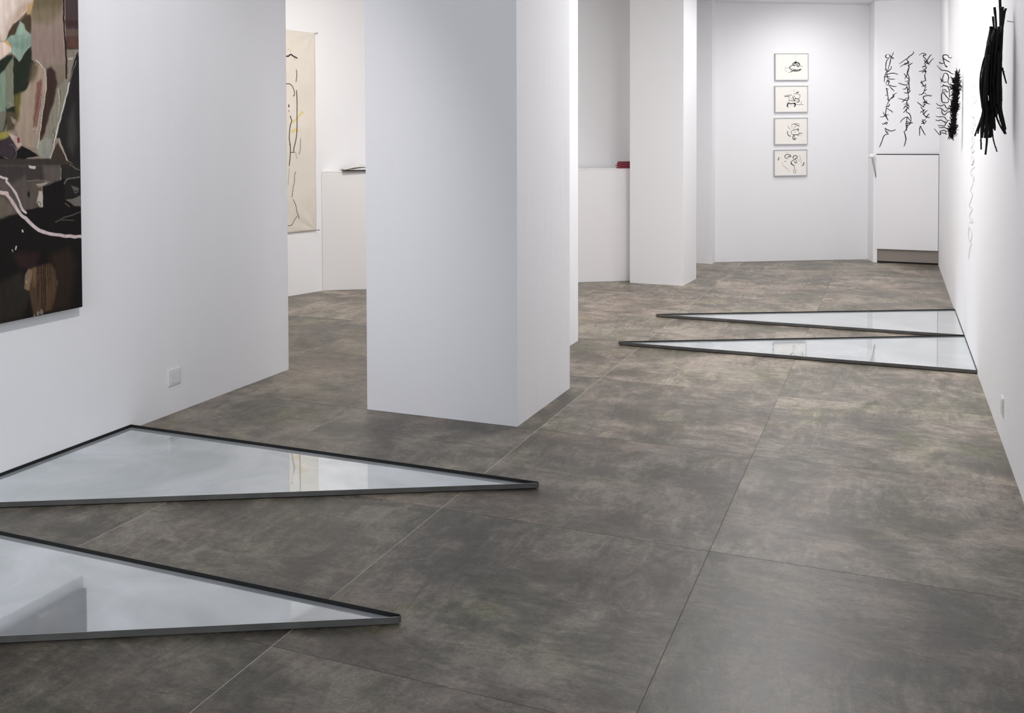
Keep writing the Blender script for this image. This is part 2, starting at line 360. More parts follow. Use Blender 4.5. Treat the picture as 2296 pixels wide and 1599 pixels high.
# ------------------------------------------------------------------ radiator cover in the corner niche
t = thing('radiator_cover', 'white flat panel covering the radiator niche under the hanging black letters', 'radiator cover', (-.18, 13.39, 0))
b = MB(); b.box(-.028, .725, 0, .018, .182, 1.425); o = b.build('front_panel', M['panel'], t); bevel(o, .002)
b = MB(); b.box(-.008, .727, .03, .045, .02, 1.42); b.build('shade_backing', mat('niche_shade_tone', (150, 141, 134), .8), t)  # added board, coloured like white wall lying in shade
b = MB(); b.box(-.008, .727, .022, .03, .0, .02); b.build('floor_line', M['gap'], t)  # black line along the foot of the niche
b = MB(); b.box(-.028, .725, .004, .018, 1.4252, 1.4365); b.build('top_slot', M['gap'], t)  # solid black strip painted in for the dark open slot
t = thing('thermostat_valve', 'round white radiator valve knob on a grey stem beside the panel', 'valve', (-.262, 13.34, 1.40))
b = MB(); n = 18; v = []; f = []
prof = [(0, -.012), (.028, -.012), (.040, -.004), (.043, .006), (.036, .020), (.018, .028), (0, .029)]
for (r_, z_) in prof:
    for j in range(n): v.append((r_*math.cos(2*math.pi*j/n), r_*.6*math.sin(2*math.pi*j/n), z_*1.45))
for i in range(len(prof)-1):
    for j in range(n): f.append((i*n+j, i*n+(j+1) % n, (i+1)*n+(j+1) % n, (i+1)*n+j))
b.add(v, f); b.build('knob', M['plastic'], t, True)
b = MB(); b.tube([(.006, 0, -.01), (.012, .01, -.06), (.030, .03, -.14), (.05, .05, -.27)], [.011, .012, .010, .006], 8); b.build('stem', mat('grey_stem', (178, 172, 168), .5), t, True)
# ------------------------------------------------------------------ cover plates
def plate(loc, rz, sx, sz, label):
    t = thing('wall_plate', label, 'wall plate', loc, rz)
    b = MB(); b.box(-sx/2, sx/2, 0, .007, -sz/2, sz/2); o = b.build('cover', M['plastic'], t); bevel(o, .0025)
    b = MB(); b.box(-sx/2+.012, sx/2-.012, .007, .0095, -sz/2+.012, sz/2-.012); o = b.build('insert', M['plastic'], t); bevel(o, .001)
plate((-3.98, 4.464, .218), -math.pi/2, .104, .096, 'blank white square plate low on the left wall beyond the dark painting')
plate((.55, 5.61, .206), math.pi/2, .09, .10, 'white wall plate low on the right wall, nearer one')
plate((.55, 11.70, .222), math.pi/2, .12, .12, 'small white wall plate low on the right wall near the radiator panel')
# ------------------------------------------------------------------ wedge-shaped floor pieces
def wedge(label, loc, mirror):
    t = thing('mirror_wedge', label, 'floor sculpture', loc, 0, 'four low wedge-shaped mirror trays on the floor')
    Lx, Ly, h, th = 2.455 if not mirror else 2.56, 1.275, .028, .0016
    # right angle at the wall corner, long leg square to the wall, blunt tip
    P = [(0, 0), (Lx-.006, 0), (Lx, -.005), (Lx, -.014), (Lx-.005, -.020), (0, -Ly)] if not mirror else [(0, 0), (-Lx+.006, 0), (-Lx, .005), (-Lx, .014), (-Lx+.005, .020), (0, Ly)]
    def inset(poly, d):
        c = len(poly); a = sum(poly[i][0]*poly[(i+1) % c][1]-poly[(i+1) % c][0]*poly[i][1] for i in range(c))
        sg = 1 if a > 0 else -1; res = []
        for i in range(c):
            p0, p1, p2 = [Vector(poly[k % c]) for k in (i-1, i, i+1)]
            e1 = (p1-p0).normalized(); e2 = (p2-p1).normalized()
            n1 = Vector((-e1.y, e1.x))*sg; n2 = Vector((-e2.y, e2.x))*sg
            k = 1+n1.dot(n2)
            res.append(tuple(p1+(n1+n2)*(d/max(k, .25))))
        return res
    Q = inset(P, th); S = inset(P, .010); G = inset(P, th+.0006)
    n = 6; b = MB()
    for i in range(n):
        j = (i+1) % n
        v = [(*P[i], .0055), (*P[j], .0055), (*P[j], h), (*P[i], h), (*Q[i], .0055), (*Q[j], .0055), (*Q[j], h), (*Q[i], h)]
        b = MB(); b.add(v, [(0, 1, 2, 3), (0, 4, 5, 1), (1, 5, 6, 2), (0, 3, 7, 4)]); b.add([v[3], v[2], v[6], v[7]], [(0, 1, 2, 3)], 2 if i == (0 if mirror else 4) else 0); b.add([v[4], v[5], v[6], v[7]], [(3, 2, 1, 0)], 1)  # painted highlight only on the front edge's top
        o = b.build('steel_rim', [M['steel'], M['inner'], M['rim_highlight']], t)
    b = MB(); b.prism(S, 0, .0050); b.build('base_plate', M['gap'], t)
    b = MB(); b.prism(G, .0052, .0120 if not mirror else .018); b.build('mirror_glass', M['mirror'], t)
    return t
wedge('mirror-topped triangular tray against the left wall, its tip below the thick pillar', (-3.979, 4.115, 0), False)
wedge('nearest triangular mirror tray, cut off by the lower left corner', (-3.979, 2.780, 0), False)
wedge('farthest triangular mirror tray, touching the right wall', (.549, 8.520, 0), True)
wedge('triangular mirror tray at the right wall, just in front of the farthest one', (.549, 7.238, 0), True)
# ------------------------------------------------------------------ data of the drawn works and the painted letter shadow (metres on each work's own plane)
PAINT=[('p',[[-.8343,1.6258],[.0474,1.7735],[.0274,.6632],[-.8524,.6978]],(150,133,120),.004,0),('p',[[-.2888,1.7172],[-.0897,1.7505],[-.0938,1.5237],[-.1932,1.4478],[-.2936,1.4573]],(128,114,92),.03,0),('p',[[-.2826,1.7182],[-.0897,1.7505],[-.0932,1.5561],[-.2864,1.5153]],(110,98,74),.03,0),('p',[[-.2879,1.432],[-.1085,1.4465],[-.0985,1.2642],[-.2159,1.2554],[-.2905,1.2914]],(150,130,120),.03,0),('p',[[-.2033,1.2458],[-.0851,1.2652],[-.0867,1.1784],[-.1408,1.1216]],(132,120,104),.02,0),('p',[[-.8343,1.6258],[-.2702,1.7203],[-.2781,1.5632],[-.286,1.5361],[-.3173,1.501],[-.3606,1.4547],[-.4029,1.4193],[-.4212,1.3818],[-.4394,1.3472],[-.8408,1.2921]],(208,188,174),.004,0),('p',[[-.8343,1.6258],[-.3559,1.7059],[-.3773,1.519],[-.4318,1.4413],[-.4563,1.3732],[-.8405,1.3106]],(226,208,196),.02,0),('p',[[-.3593,1.5214],[-.2855,1.5621],[-.3172,1.5062],[-.3785,1.4526],[-.4026,1.4345]],(190,165,148),.015,0),('l',[[-.2984,1.5293],[-.3143,1.5014],[-.3606,1.4547],[-.403,1.4142],[-.4213,1.3768],[-.4394,1.3472]],(70,55,40),.0015,.0031),('p',[[-.3099,1.5071],[-.2931,1.4833],[-.2891,1.4371],[-.2949,1.3897],[-.3251,1.4124],[-.3337,1.4398],[-.3547,1.4477],[-.3799,1.381],[-.4334,1.3553],[-.4151,1.3977],[-.3968,1.4301],[-.3485,1.4561]],(74,62,46),.006,0),('p',[[-.3138,1.5273],[-.2762,1.5634],[-.2929,1.4937],[-.3146,1.4859]],(190,160,110),.006,0),('p',[[-.8405,1.3083],[-.4453,1.3416],[-.4278,1.3407],[-.4077,1.3173],[-.4039,1.3024],[-.4349,1.2769],[-.4701,1.249],[-.8428,1.19]],(229,206,190),.004,0),('p',[[-.4453,1.3416],[-.4276,1.3559],[-.4076,1.3223],[-.4281,1.3255]],(205,170,110),.004,0),('p',[[-.8428,1.19],[-.4701,1.249],[-.4349,1.2769],[-.4024,1.2872],[-.3643,1.2571],[-.327,1.3091],[-.2928,1.3354],[-.2909,1.2706],[-.2633,1.2519],[-.2801,1.188],[-.3245,1.118],[-.3614,1.0905],[-.3758,.9617],[-.4411,.9454],[-.4534,.9098],[-.8484,.9022]],(34,42,30),.006,0),('p',[[-.8434,1.1622],[-.4713,1.1861],[-.436,1.2187],[-.4429,1.0061],[-.8468,.9858]],(128,148,126),.004,0),('p',[[-.4418,1.2183],[-.401,1.2696],[-.3998,1.1398],[-.397,1.0379],[-.4338,1.0215],[-.4423,1.0364]],(124,126,108),.003,0),('l',[[-.3995,1.2824],[-.4001,1.1907],[-.399,1.0889],[-.397,1.0379],[-.4361,1.0569]],(160,160,140),.0015,.0025),('p',[[-.8466,.9951],[-.4747,1.0052],[-.4398,1.0163],[-.4497,.9503],[-.4591,.9148],[-.8484,.9069]],(120,118,104),.006,0),('p',[[-.3547,1.4477],[-.3338,1.4362],[-.3221,1.4076],[-.307,1.3989],[-.2912,1.3901],[-.2958,1.3377],[-.3134,1.3196],[-.327,1.3101],[-.3444,1.287],[-.3643,1.2546],[-.3817,1.2839],[-.4041,1.2896],[-.4079,1.3071],[-.4,1.323],[-.4161,1.3418],[-.4346,1.3542],[-.4096,1.3729],[-.3858,1.3804],[-.3734,1.4072]],(142,164,148),.003,0),('p',[[-.3548,1.4426],[-.3338,1.4321],[-.3241,1.4022],[-.3499,1.3841],[-.3708,1.3871]],(160,182,165),.008,0),('p',[[-.4102,1.3424],[-.3625,1.3521],[-.3012,1.3787],[-.2983,1.3401],[-.3269,1.3142],[-.381,1.3197]],(128,150,136),.012,0),('l',[[-.4049,1.3124],[-.3935,1.288],[-.3817,1.2839],[-.3643,1.2556],[-.3444,1.287],[-.327,1.3101],[-.2959,1.3367]],(170,190,172),.0015,.0019),('p',[[-.3612,1.1008],[-.3245,1.118],[-.2799,1.1985],[-.2631,1.2623],[-.2288,1.2439],[-.209,1.2136],[-.212,1.1235],[-.2298,1.0171],[-.2511,.8955],[-.2648,.8325],[-.3478,.846],[-.3885,.9205],[-.3995,.9664],[-.3755,.9771]],(168,150,132),.006,0),('p',[[-.2851,1.2502],[-.2476,1.253],[-.2645,1.189],[-.293,1.156],[-.3052,1.1657]],(110,95,78),.02,0),('p',[[-.265,1.1576],[-.23,1.1806],[-.2316,1.0962],[-.266,.9374],[-.2909,.9371],[-.2761,1.0681]],(128,88,80),.008,0),('p',[[-.3943,1.0891],[-.355,1.1062],[-.3623,1.0391],[-.3728,.9618],[-.3876,.9666]],(104,96,48),.01,0),('p',[[-.44,1.0061],[-.3869,1.0076],[-.3818,.9565],[-.4004,.9204],[-.4417,.915]],(84,74,56),.01,0),('p',[[-.4169,.9864],[-.3875,.9717],[-.388,.9461],[-.4115,.9611]],(150,138,118),.004,0),('p',[[-.2036,1.2299],[-.1744,1.2452],[-.1489,1.2176],[-.1401,1.1592],[-.16,1.0726],[-.1919,.9916],[-.2191,.9116],[-.2551,.8455],[-.2574,.8902],[-.2298,1.0171],[-.2076,1.1502]],(62,44,38),.008,0),('p',[[-.1405,1.1377],[-.0865,1.1893],[-.0665,1.1796],[-.0953,1.0751],[-.1303,.9769],[-.1647,.8852],[-.2166,.8745],[-.1887,.9917],[-.1549,1.0674]],(142,138,122),.006,0),('l',[[-.1373,1.1325],[-.1293,1.1007],[-.129,1.0469],[-.1399,.9928]],(205,195,178),.0015,.0038),('l',[[-.1209,1.128],[-.1246,1.0686]],(90,60,50),.0015,.0038),('p',[[-.2673,.864],[-.2164,.8851],[-.1713,.8798],[-.1724,.821],[-.1928,.7706],[-.2373,.7847],[-.2745,.8168]],(152,152,138),.004,0),('l',[[-.2661,1.2684],[-.232,1.2437],[-.2091,1.2083],[-.2107,1.1236],[-.2311,1.0171],[-.2489,.9113],[-.2667,.8325]],(214,204,188),.0015,.0044),('l',[[-.2475,1.2583],[-.2214,1.2339],[-.2184,1.1919],[-.2316,1.0962],[-.251,1.0007],[-.2696,.9112]],(196,180,162),.0015,.0025),('l',[[-.2727,1.2512],[-.2387,1.2222],[-.2302,1.1701],[-.2445,1.0798],[-.2648,1.0004],[-.2818,.9268]],(188,168,150),.0015,.0019),('l',[[-.2913,.9162],[-.257,.9165]],(90,70,60),.0015,.0019),('l',[[-.1067,1.3606],[-.1116,1.274]],(95,75,65),.0015,.0019),('l',[[-.0993,1.5876],[-.0996,1.426],[-.0971,1.3399]],(176,160,146),.0015,.0019),('p',[[-.083,1.7516],[.0474,1.7735],[.0388,1.2966],[-.0727,1.2118],[-.0811,1.2655]],(74,60,62),.002,0),('p',[[-.0878,1.4866],[.0424,1.4963],[.0419,1.4686],[-.083,1.4547]],(66,50,46),.006,0),('p',[[-.0786,1.4417],[.0417,1.4547],[.0409,1.4131],[-.0793,1.4037]],(100,84,74),.004,0),('p',[[-.0759,1.4041],[.0409,1.4131],[.0397,1.3465],[-.0768,1.3525]],(92,66,54),.01,0),('p',[[-.0771,1.339],[.0397,1.3477],[.0388,1.2966],[-.0382,1.2468],[-.0729,1.2009]],(140,130,116),.004,0),('p',[[-.0711,1.2961],[-.0372,1.3015],[-.0408,1.2876],[-.0679,1.2882]],(186,178,164),.002,0),('l',[[-.0897,1.7505],[-.0928,1.5076],[-.0904,1.4161],[-.0826,1.3303],[-.0818,1.2654],[-.0825,1.1895]],(42,24,26),.0015,.0094),('p',[[-.0163,1.3197],[.0388,1.2966],[.0274,.6632],[-.0132,.7256],[-.0807,.7711],[-.132,.8799],[-.1517,.8852],[-.0958,1.048],[-.06,1.1691]],(40,36,36),.002,0),('p',[[-.0771,.967],[-.0347,1.061],[-.0242,.8855],[-.0462,.8033],[-.0794,.8418]],(62,62,58),.02,0),('l',[[-.0059,1.326],[-.0309,1.2692],[-.0562,1.1911],[-.0653,1.1715]],(22,18,20),.0015,.0075),('l',[[-.0155,1.2868],[-.0455,1.219],[-.0633,1.1689]],(175,175,170),.0015,.0019),('l',[[-.0633,1.1689],[-.0847,1.1026],[-.1025,1.0478],[-.127,.9769],[-.1478,.9175],[-.1617,.8745]],(214,214,208),.0015,.0069),('l',[[-.1617,.8745],[-.169,.8317],[-.1927,.7732]],(225,220,210),.0015,.005),('l',[[-.1572,.9388],[-.1707,.9173],[-.1611,.9066],[-.1717,.8584]],(40,34,32),.0015,.0031),('p',[[-.1422,.8637],[-.0874,.7712],[.0005,.7202],[-.1349,.7236],[-.1928,.7679],[-.1692,.821]],(66,56,46),.004,0),('l',[[-.1334,.8799],[-.1164,.8313],[-.084,.7722]],(186,178,168),.0015,.0069),('p',[[-.8501,.8186],[-.4783,.8141],[-.4145,.798],[-.3569,.8461],[-.3054,.8224],[-.2561,.7945],[-.3245,.7862],[-.3857,.7514],[-.8515,.7443]],(20,17,17),.002,0),('p',[[-.8488,.8837],[-.4771,.882],[-.4186,.8974],[-.3867,.854],[-.3879,.7924],[-.4208,.7767],[-.4613,.7987],[-.8503,.8093]],(60,50,54),.008,0),('p',[[-.8483,.9115],[-.4765,.9096],[-.4212,.9151],[-.4334,.8897],[-.4772,.8744],[-.849,.8744]],(158,150,72),.008,0),('p',[[-.4301,.91],[-.3831,.8898],[-.3525,.8528],[-.3811,.8375],[-.413,.8795]],(196,172,162),.003,0),('p',[[-.3832,.8847],[-.3682,.8847],[-.3657,.859],[-.3788,.8616]],(120,38,46),.003,0),('l',[[-.4224,.849],[-.4017,.8489],[-.3875,.813],[-.3969,.7875],[-.4208,.7787],[-.4614,.7937]],(140,132,134),.0015,.0019),('p',[[-.8506,.7908],[-.3911,.7823],[-.1926,.7812],[-.1345,.7451],[-.1293,.6694],[-.8524,.6978]],(62,55,50),.004,0),('p',[[-.8603,.755],[-.1247,.7465],[.0437,.7424],[.0262,-.2321],[-.876,-.0457]],(20,16,14),.003,0),('p',[[-.8602,.7645],[-.1247,.7465],[-.1247,.6733],[-.2069,.6475],[-.2385,.6408],[-.239,.543],[-.3313,.5319],[-.4842,.502],[-.8661,.4598]],(92,84,78),.004,0),('p',[[-.8602,.7645],[-.2313,.7492],[-.2293,.6757],[-.3287,.6716],[-.3376,.6985],[-.4092,.6643],[-.4806,.6932],[-.8611,.7169]],(66,58,56),.015,0),('p',[[-.2251,.7272],[-.1276,.7383],[-.126,.6745],[-.2132,.6614]],(98,89,82),.01,0),('p',[[-.4824,.6002],[-.4113,.5542],[-.3875,.521],[-.4842,.502],[-.8661,.4598],[-.8634,.5979]],(108,98,86),.012,0),('l',[[-.3319,.6717],[-.2779,.6749],[-.1966,.6662]],(150,140,126),.0015,.0025),('l',[[-.125,.7299],[-.126,.6745]],(190,184,170),.0015,.0031),('p',[[-.2783,.6545],[-.1967,.6651],[-.2332,.6449],[-.272,.645]],(172,162,146),.002,0),('p',[[-.2657,.642],[-.2411,.642],[-.2384,.5402],[-.2533,.5396],[-.2768,.5616],[-.265,.6085]],(190,182,168),.002,0),('p',[[-.2657,.6393],[-.243,.641],[-.2434,.6193],[-.2661,.6204]],(104,76,62),.003,0),('l',[[-.2705,.5559],[-.2671,.5665],[-.2542,.5603],[-.2533,.5439]],(40,32,28),.0015,.0038),('p',[[-.3198,.7486],[-.2766,.7449],[-.2794,.731],[-.3162,.7352]],(212,196,188),.002,0),('p',[[-.3221,.6232],[-.3134,.6174],[-.3164,.5882],[-.3313,.6024]],(24,18,18),.002,0),('p',[[-.1234,.7465],[.0437,.7424],[.0426,.6795],[-.092,.662],[-.1258,.6856]],(44,40,38),.004,0),('p',[[-.099,.6567],[-.0006,.6754],[-.0025,.5731],[-.1004,.5787]],(34,30,29),.01,0),('l',[[-.106,.6486],[-.0884,.6702],[-.0571,.6775],[-.0077,.6796]],(126,120,114),.0015,.0056),('l',[[-.0698,.7452],[-.007,.7181]],(150,145,138),.0015,.0025),('p',[[-.1005,.572],[-.059,.5679],[-.0008,.5856],[.0002,.5246],[-.0456,.535]],(112,108,102),.003,0),('p',[[-.0612,.6394],[-.0144,.6237],[-.0147,.605],[-.0375,.5966]],(100,97,92),.003,0),('l',[[-.0373,.609],[-.0196,.6081]],(20,18,18),.0015,.005),('l',[[-.1009,.5508],[-.0737,.5295]],(130,124,116),.0015,.0031),('l',[[-.1624,.4585],[-.1023,.4783],[-.0465,.4882],[-.0024,.4992]],(120,114,110),.0015,.0031),('l',[[-.1299,.4626],[-.0888,.4616],[-.0471,.456]],(100,94,90),.0015,.0031),('l',[[-.8605,.7455],[-.4805,.6994],[-.4453,.6737],[-.4097,.6371],[-.386,.599],[-.373,.5676],[-.3594,.5349],[-.3379,.5174]],(214,198,194),.0015,.0107),('l',[[-.8614,.7026],[-.4819,.6261],[-.4464,.6128],[-.4169,.5808],[-.3932,.5425],[-.36,.5031],[-.3384,.4882],[-.3074,.4589],[-.2696,.4304],[-.2179,.4078],[-.138,.3894],[-.0764,.3775],[.0081,.3672]],(217,200,196),.0015,.0169),('l',[[-.8614,.7026],[-.4819,.6261],[-.4464,.6128],[-.4169,.5808],[-.4051,.5617]],(214,186,176),.0015,.0113),('l',[[-.4659,.5941],[-.4698,.5736],[-.4831,.5589]],(150,120,100),.0015,.0019),('l',[[-.3613,.4342],[-.3583,.4275]],(230,225,220),.0015,.0075),('l',[[-.3985,.3594],[-.4018,.3455]],(225,220,214),.0015,.0056),('l',[[-.4195,.3448],[-.4166,.335]],(200,195,188),.0015,.0038),('l',[[-.3915,.3047],[-.3793,.3007]],(110,70,60),.0015,.0025),('p',[[-.8702,.25],[-.49,.1968],[-.3681,.233],[-.3139,.1076],[-.3723,.0101],[-.4936,.0053],[-.875,.002]],(42,38,32),.02,0),('p',[[-.4217,.324],[-.2652,.3173],[-.2794,.2486],[-.3305,.2388],[-.3862,.2618]],(48,30,30),.02,0),('p',[[-.1934,.2984],[-.0775,.3192],[-.037,.2355],[-.083,.016],[-.1988,.0074]],(44,33,24),.03,0),('p',[[-.3515,.1881],[-.3305,.2388],[-.2794,.2486],[-.2009,.2553],[-.1682,.2182],[-.1634,.1123],[-.1919,.0173],[-.303,.0088],[-.3177,.0759],[-.3262,.131],[-.3542,.1458]],(84,64,46),.008,0),('p',[[-.3485,.2144],[-.3292,.2387],[-.3052,.2356],[-.3125,.1828],[-.3293,.1341],[-.3541,.1485]],(132,112,90),.004,0),('p',[[-.3051,.241],[-.2827,.2436],[-.2877,.1469],[-.3069,.1443]],(112,88,62),.006,0),('l',[[-.2736,.2803],[-.275,.2047]],(18,13,10),.0015,.0038),('l',[[-.2729,.1827],[-.2746,.0854]],(18,13,10),.0015,.0031),('l',[[-.2581,.2785],[-.2594,.2081]],(18,13,10),.0015,.0031),('l',[[-.2498,.2721],[-.2544,.0223]],(18,13,10),.0015,.0038),('l',[[-.238,.2762],[-.2428,.0149]],(18,13,10),.0015,.0044),('l',[[-.2283,.2695],[-.2329,.0187]],(18,13,10),.0015,.0038),('l',[[-.2139,.2678],[-.2159,.1585]],(18,13,10),.0015,.0031),('l',[[-.2007,.2663],[-.2025,.1676]],(18,13,10),.0015,.0038),('l',[[-.2791,.1565],[-.281,.0539]],(18,13,10),.0015,.0025),('l',[[-.1709,.2517],[-.1715,.2186]],(18,13,10),.0015,.0031),('l',[[-.2211,.2304],[-.225,.094]],(110,84,54),.0015,.005),('l',[[-.1591,.1616],[-.1596,.134]],(130,105,84),.0015,.0038),('l',[[-.2979,.0107],[-.3,.0018]],(176,164,150),.0015,.005),('l',[[-.2803,.0212],[-.2826,.0053]],(176,164,150),.0015,.005),('l',[[-.2707,.0185],[-.2729,.0064]],(176,164,150),.0015,.005),('l',[[-.2563,.028],[-.2586,.0077]],(176,164,150),.0015,.005),('l',[[-.2479,.0212],[-.2502,.0052]],(176,164,150),.0015,.005),('l',[[-.341,.1813],[-.3393,.1731]],(190,180,160),.0015,.005)]
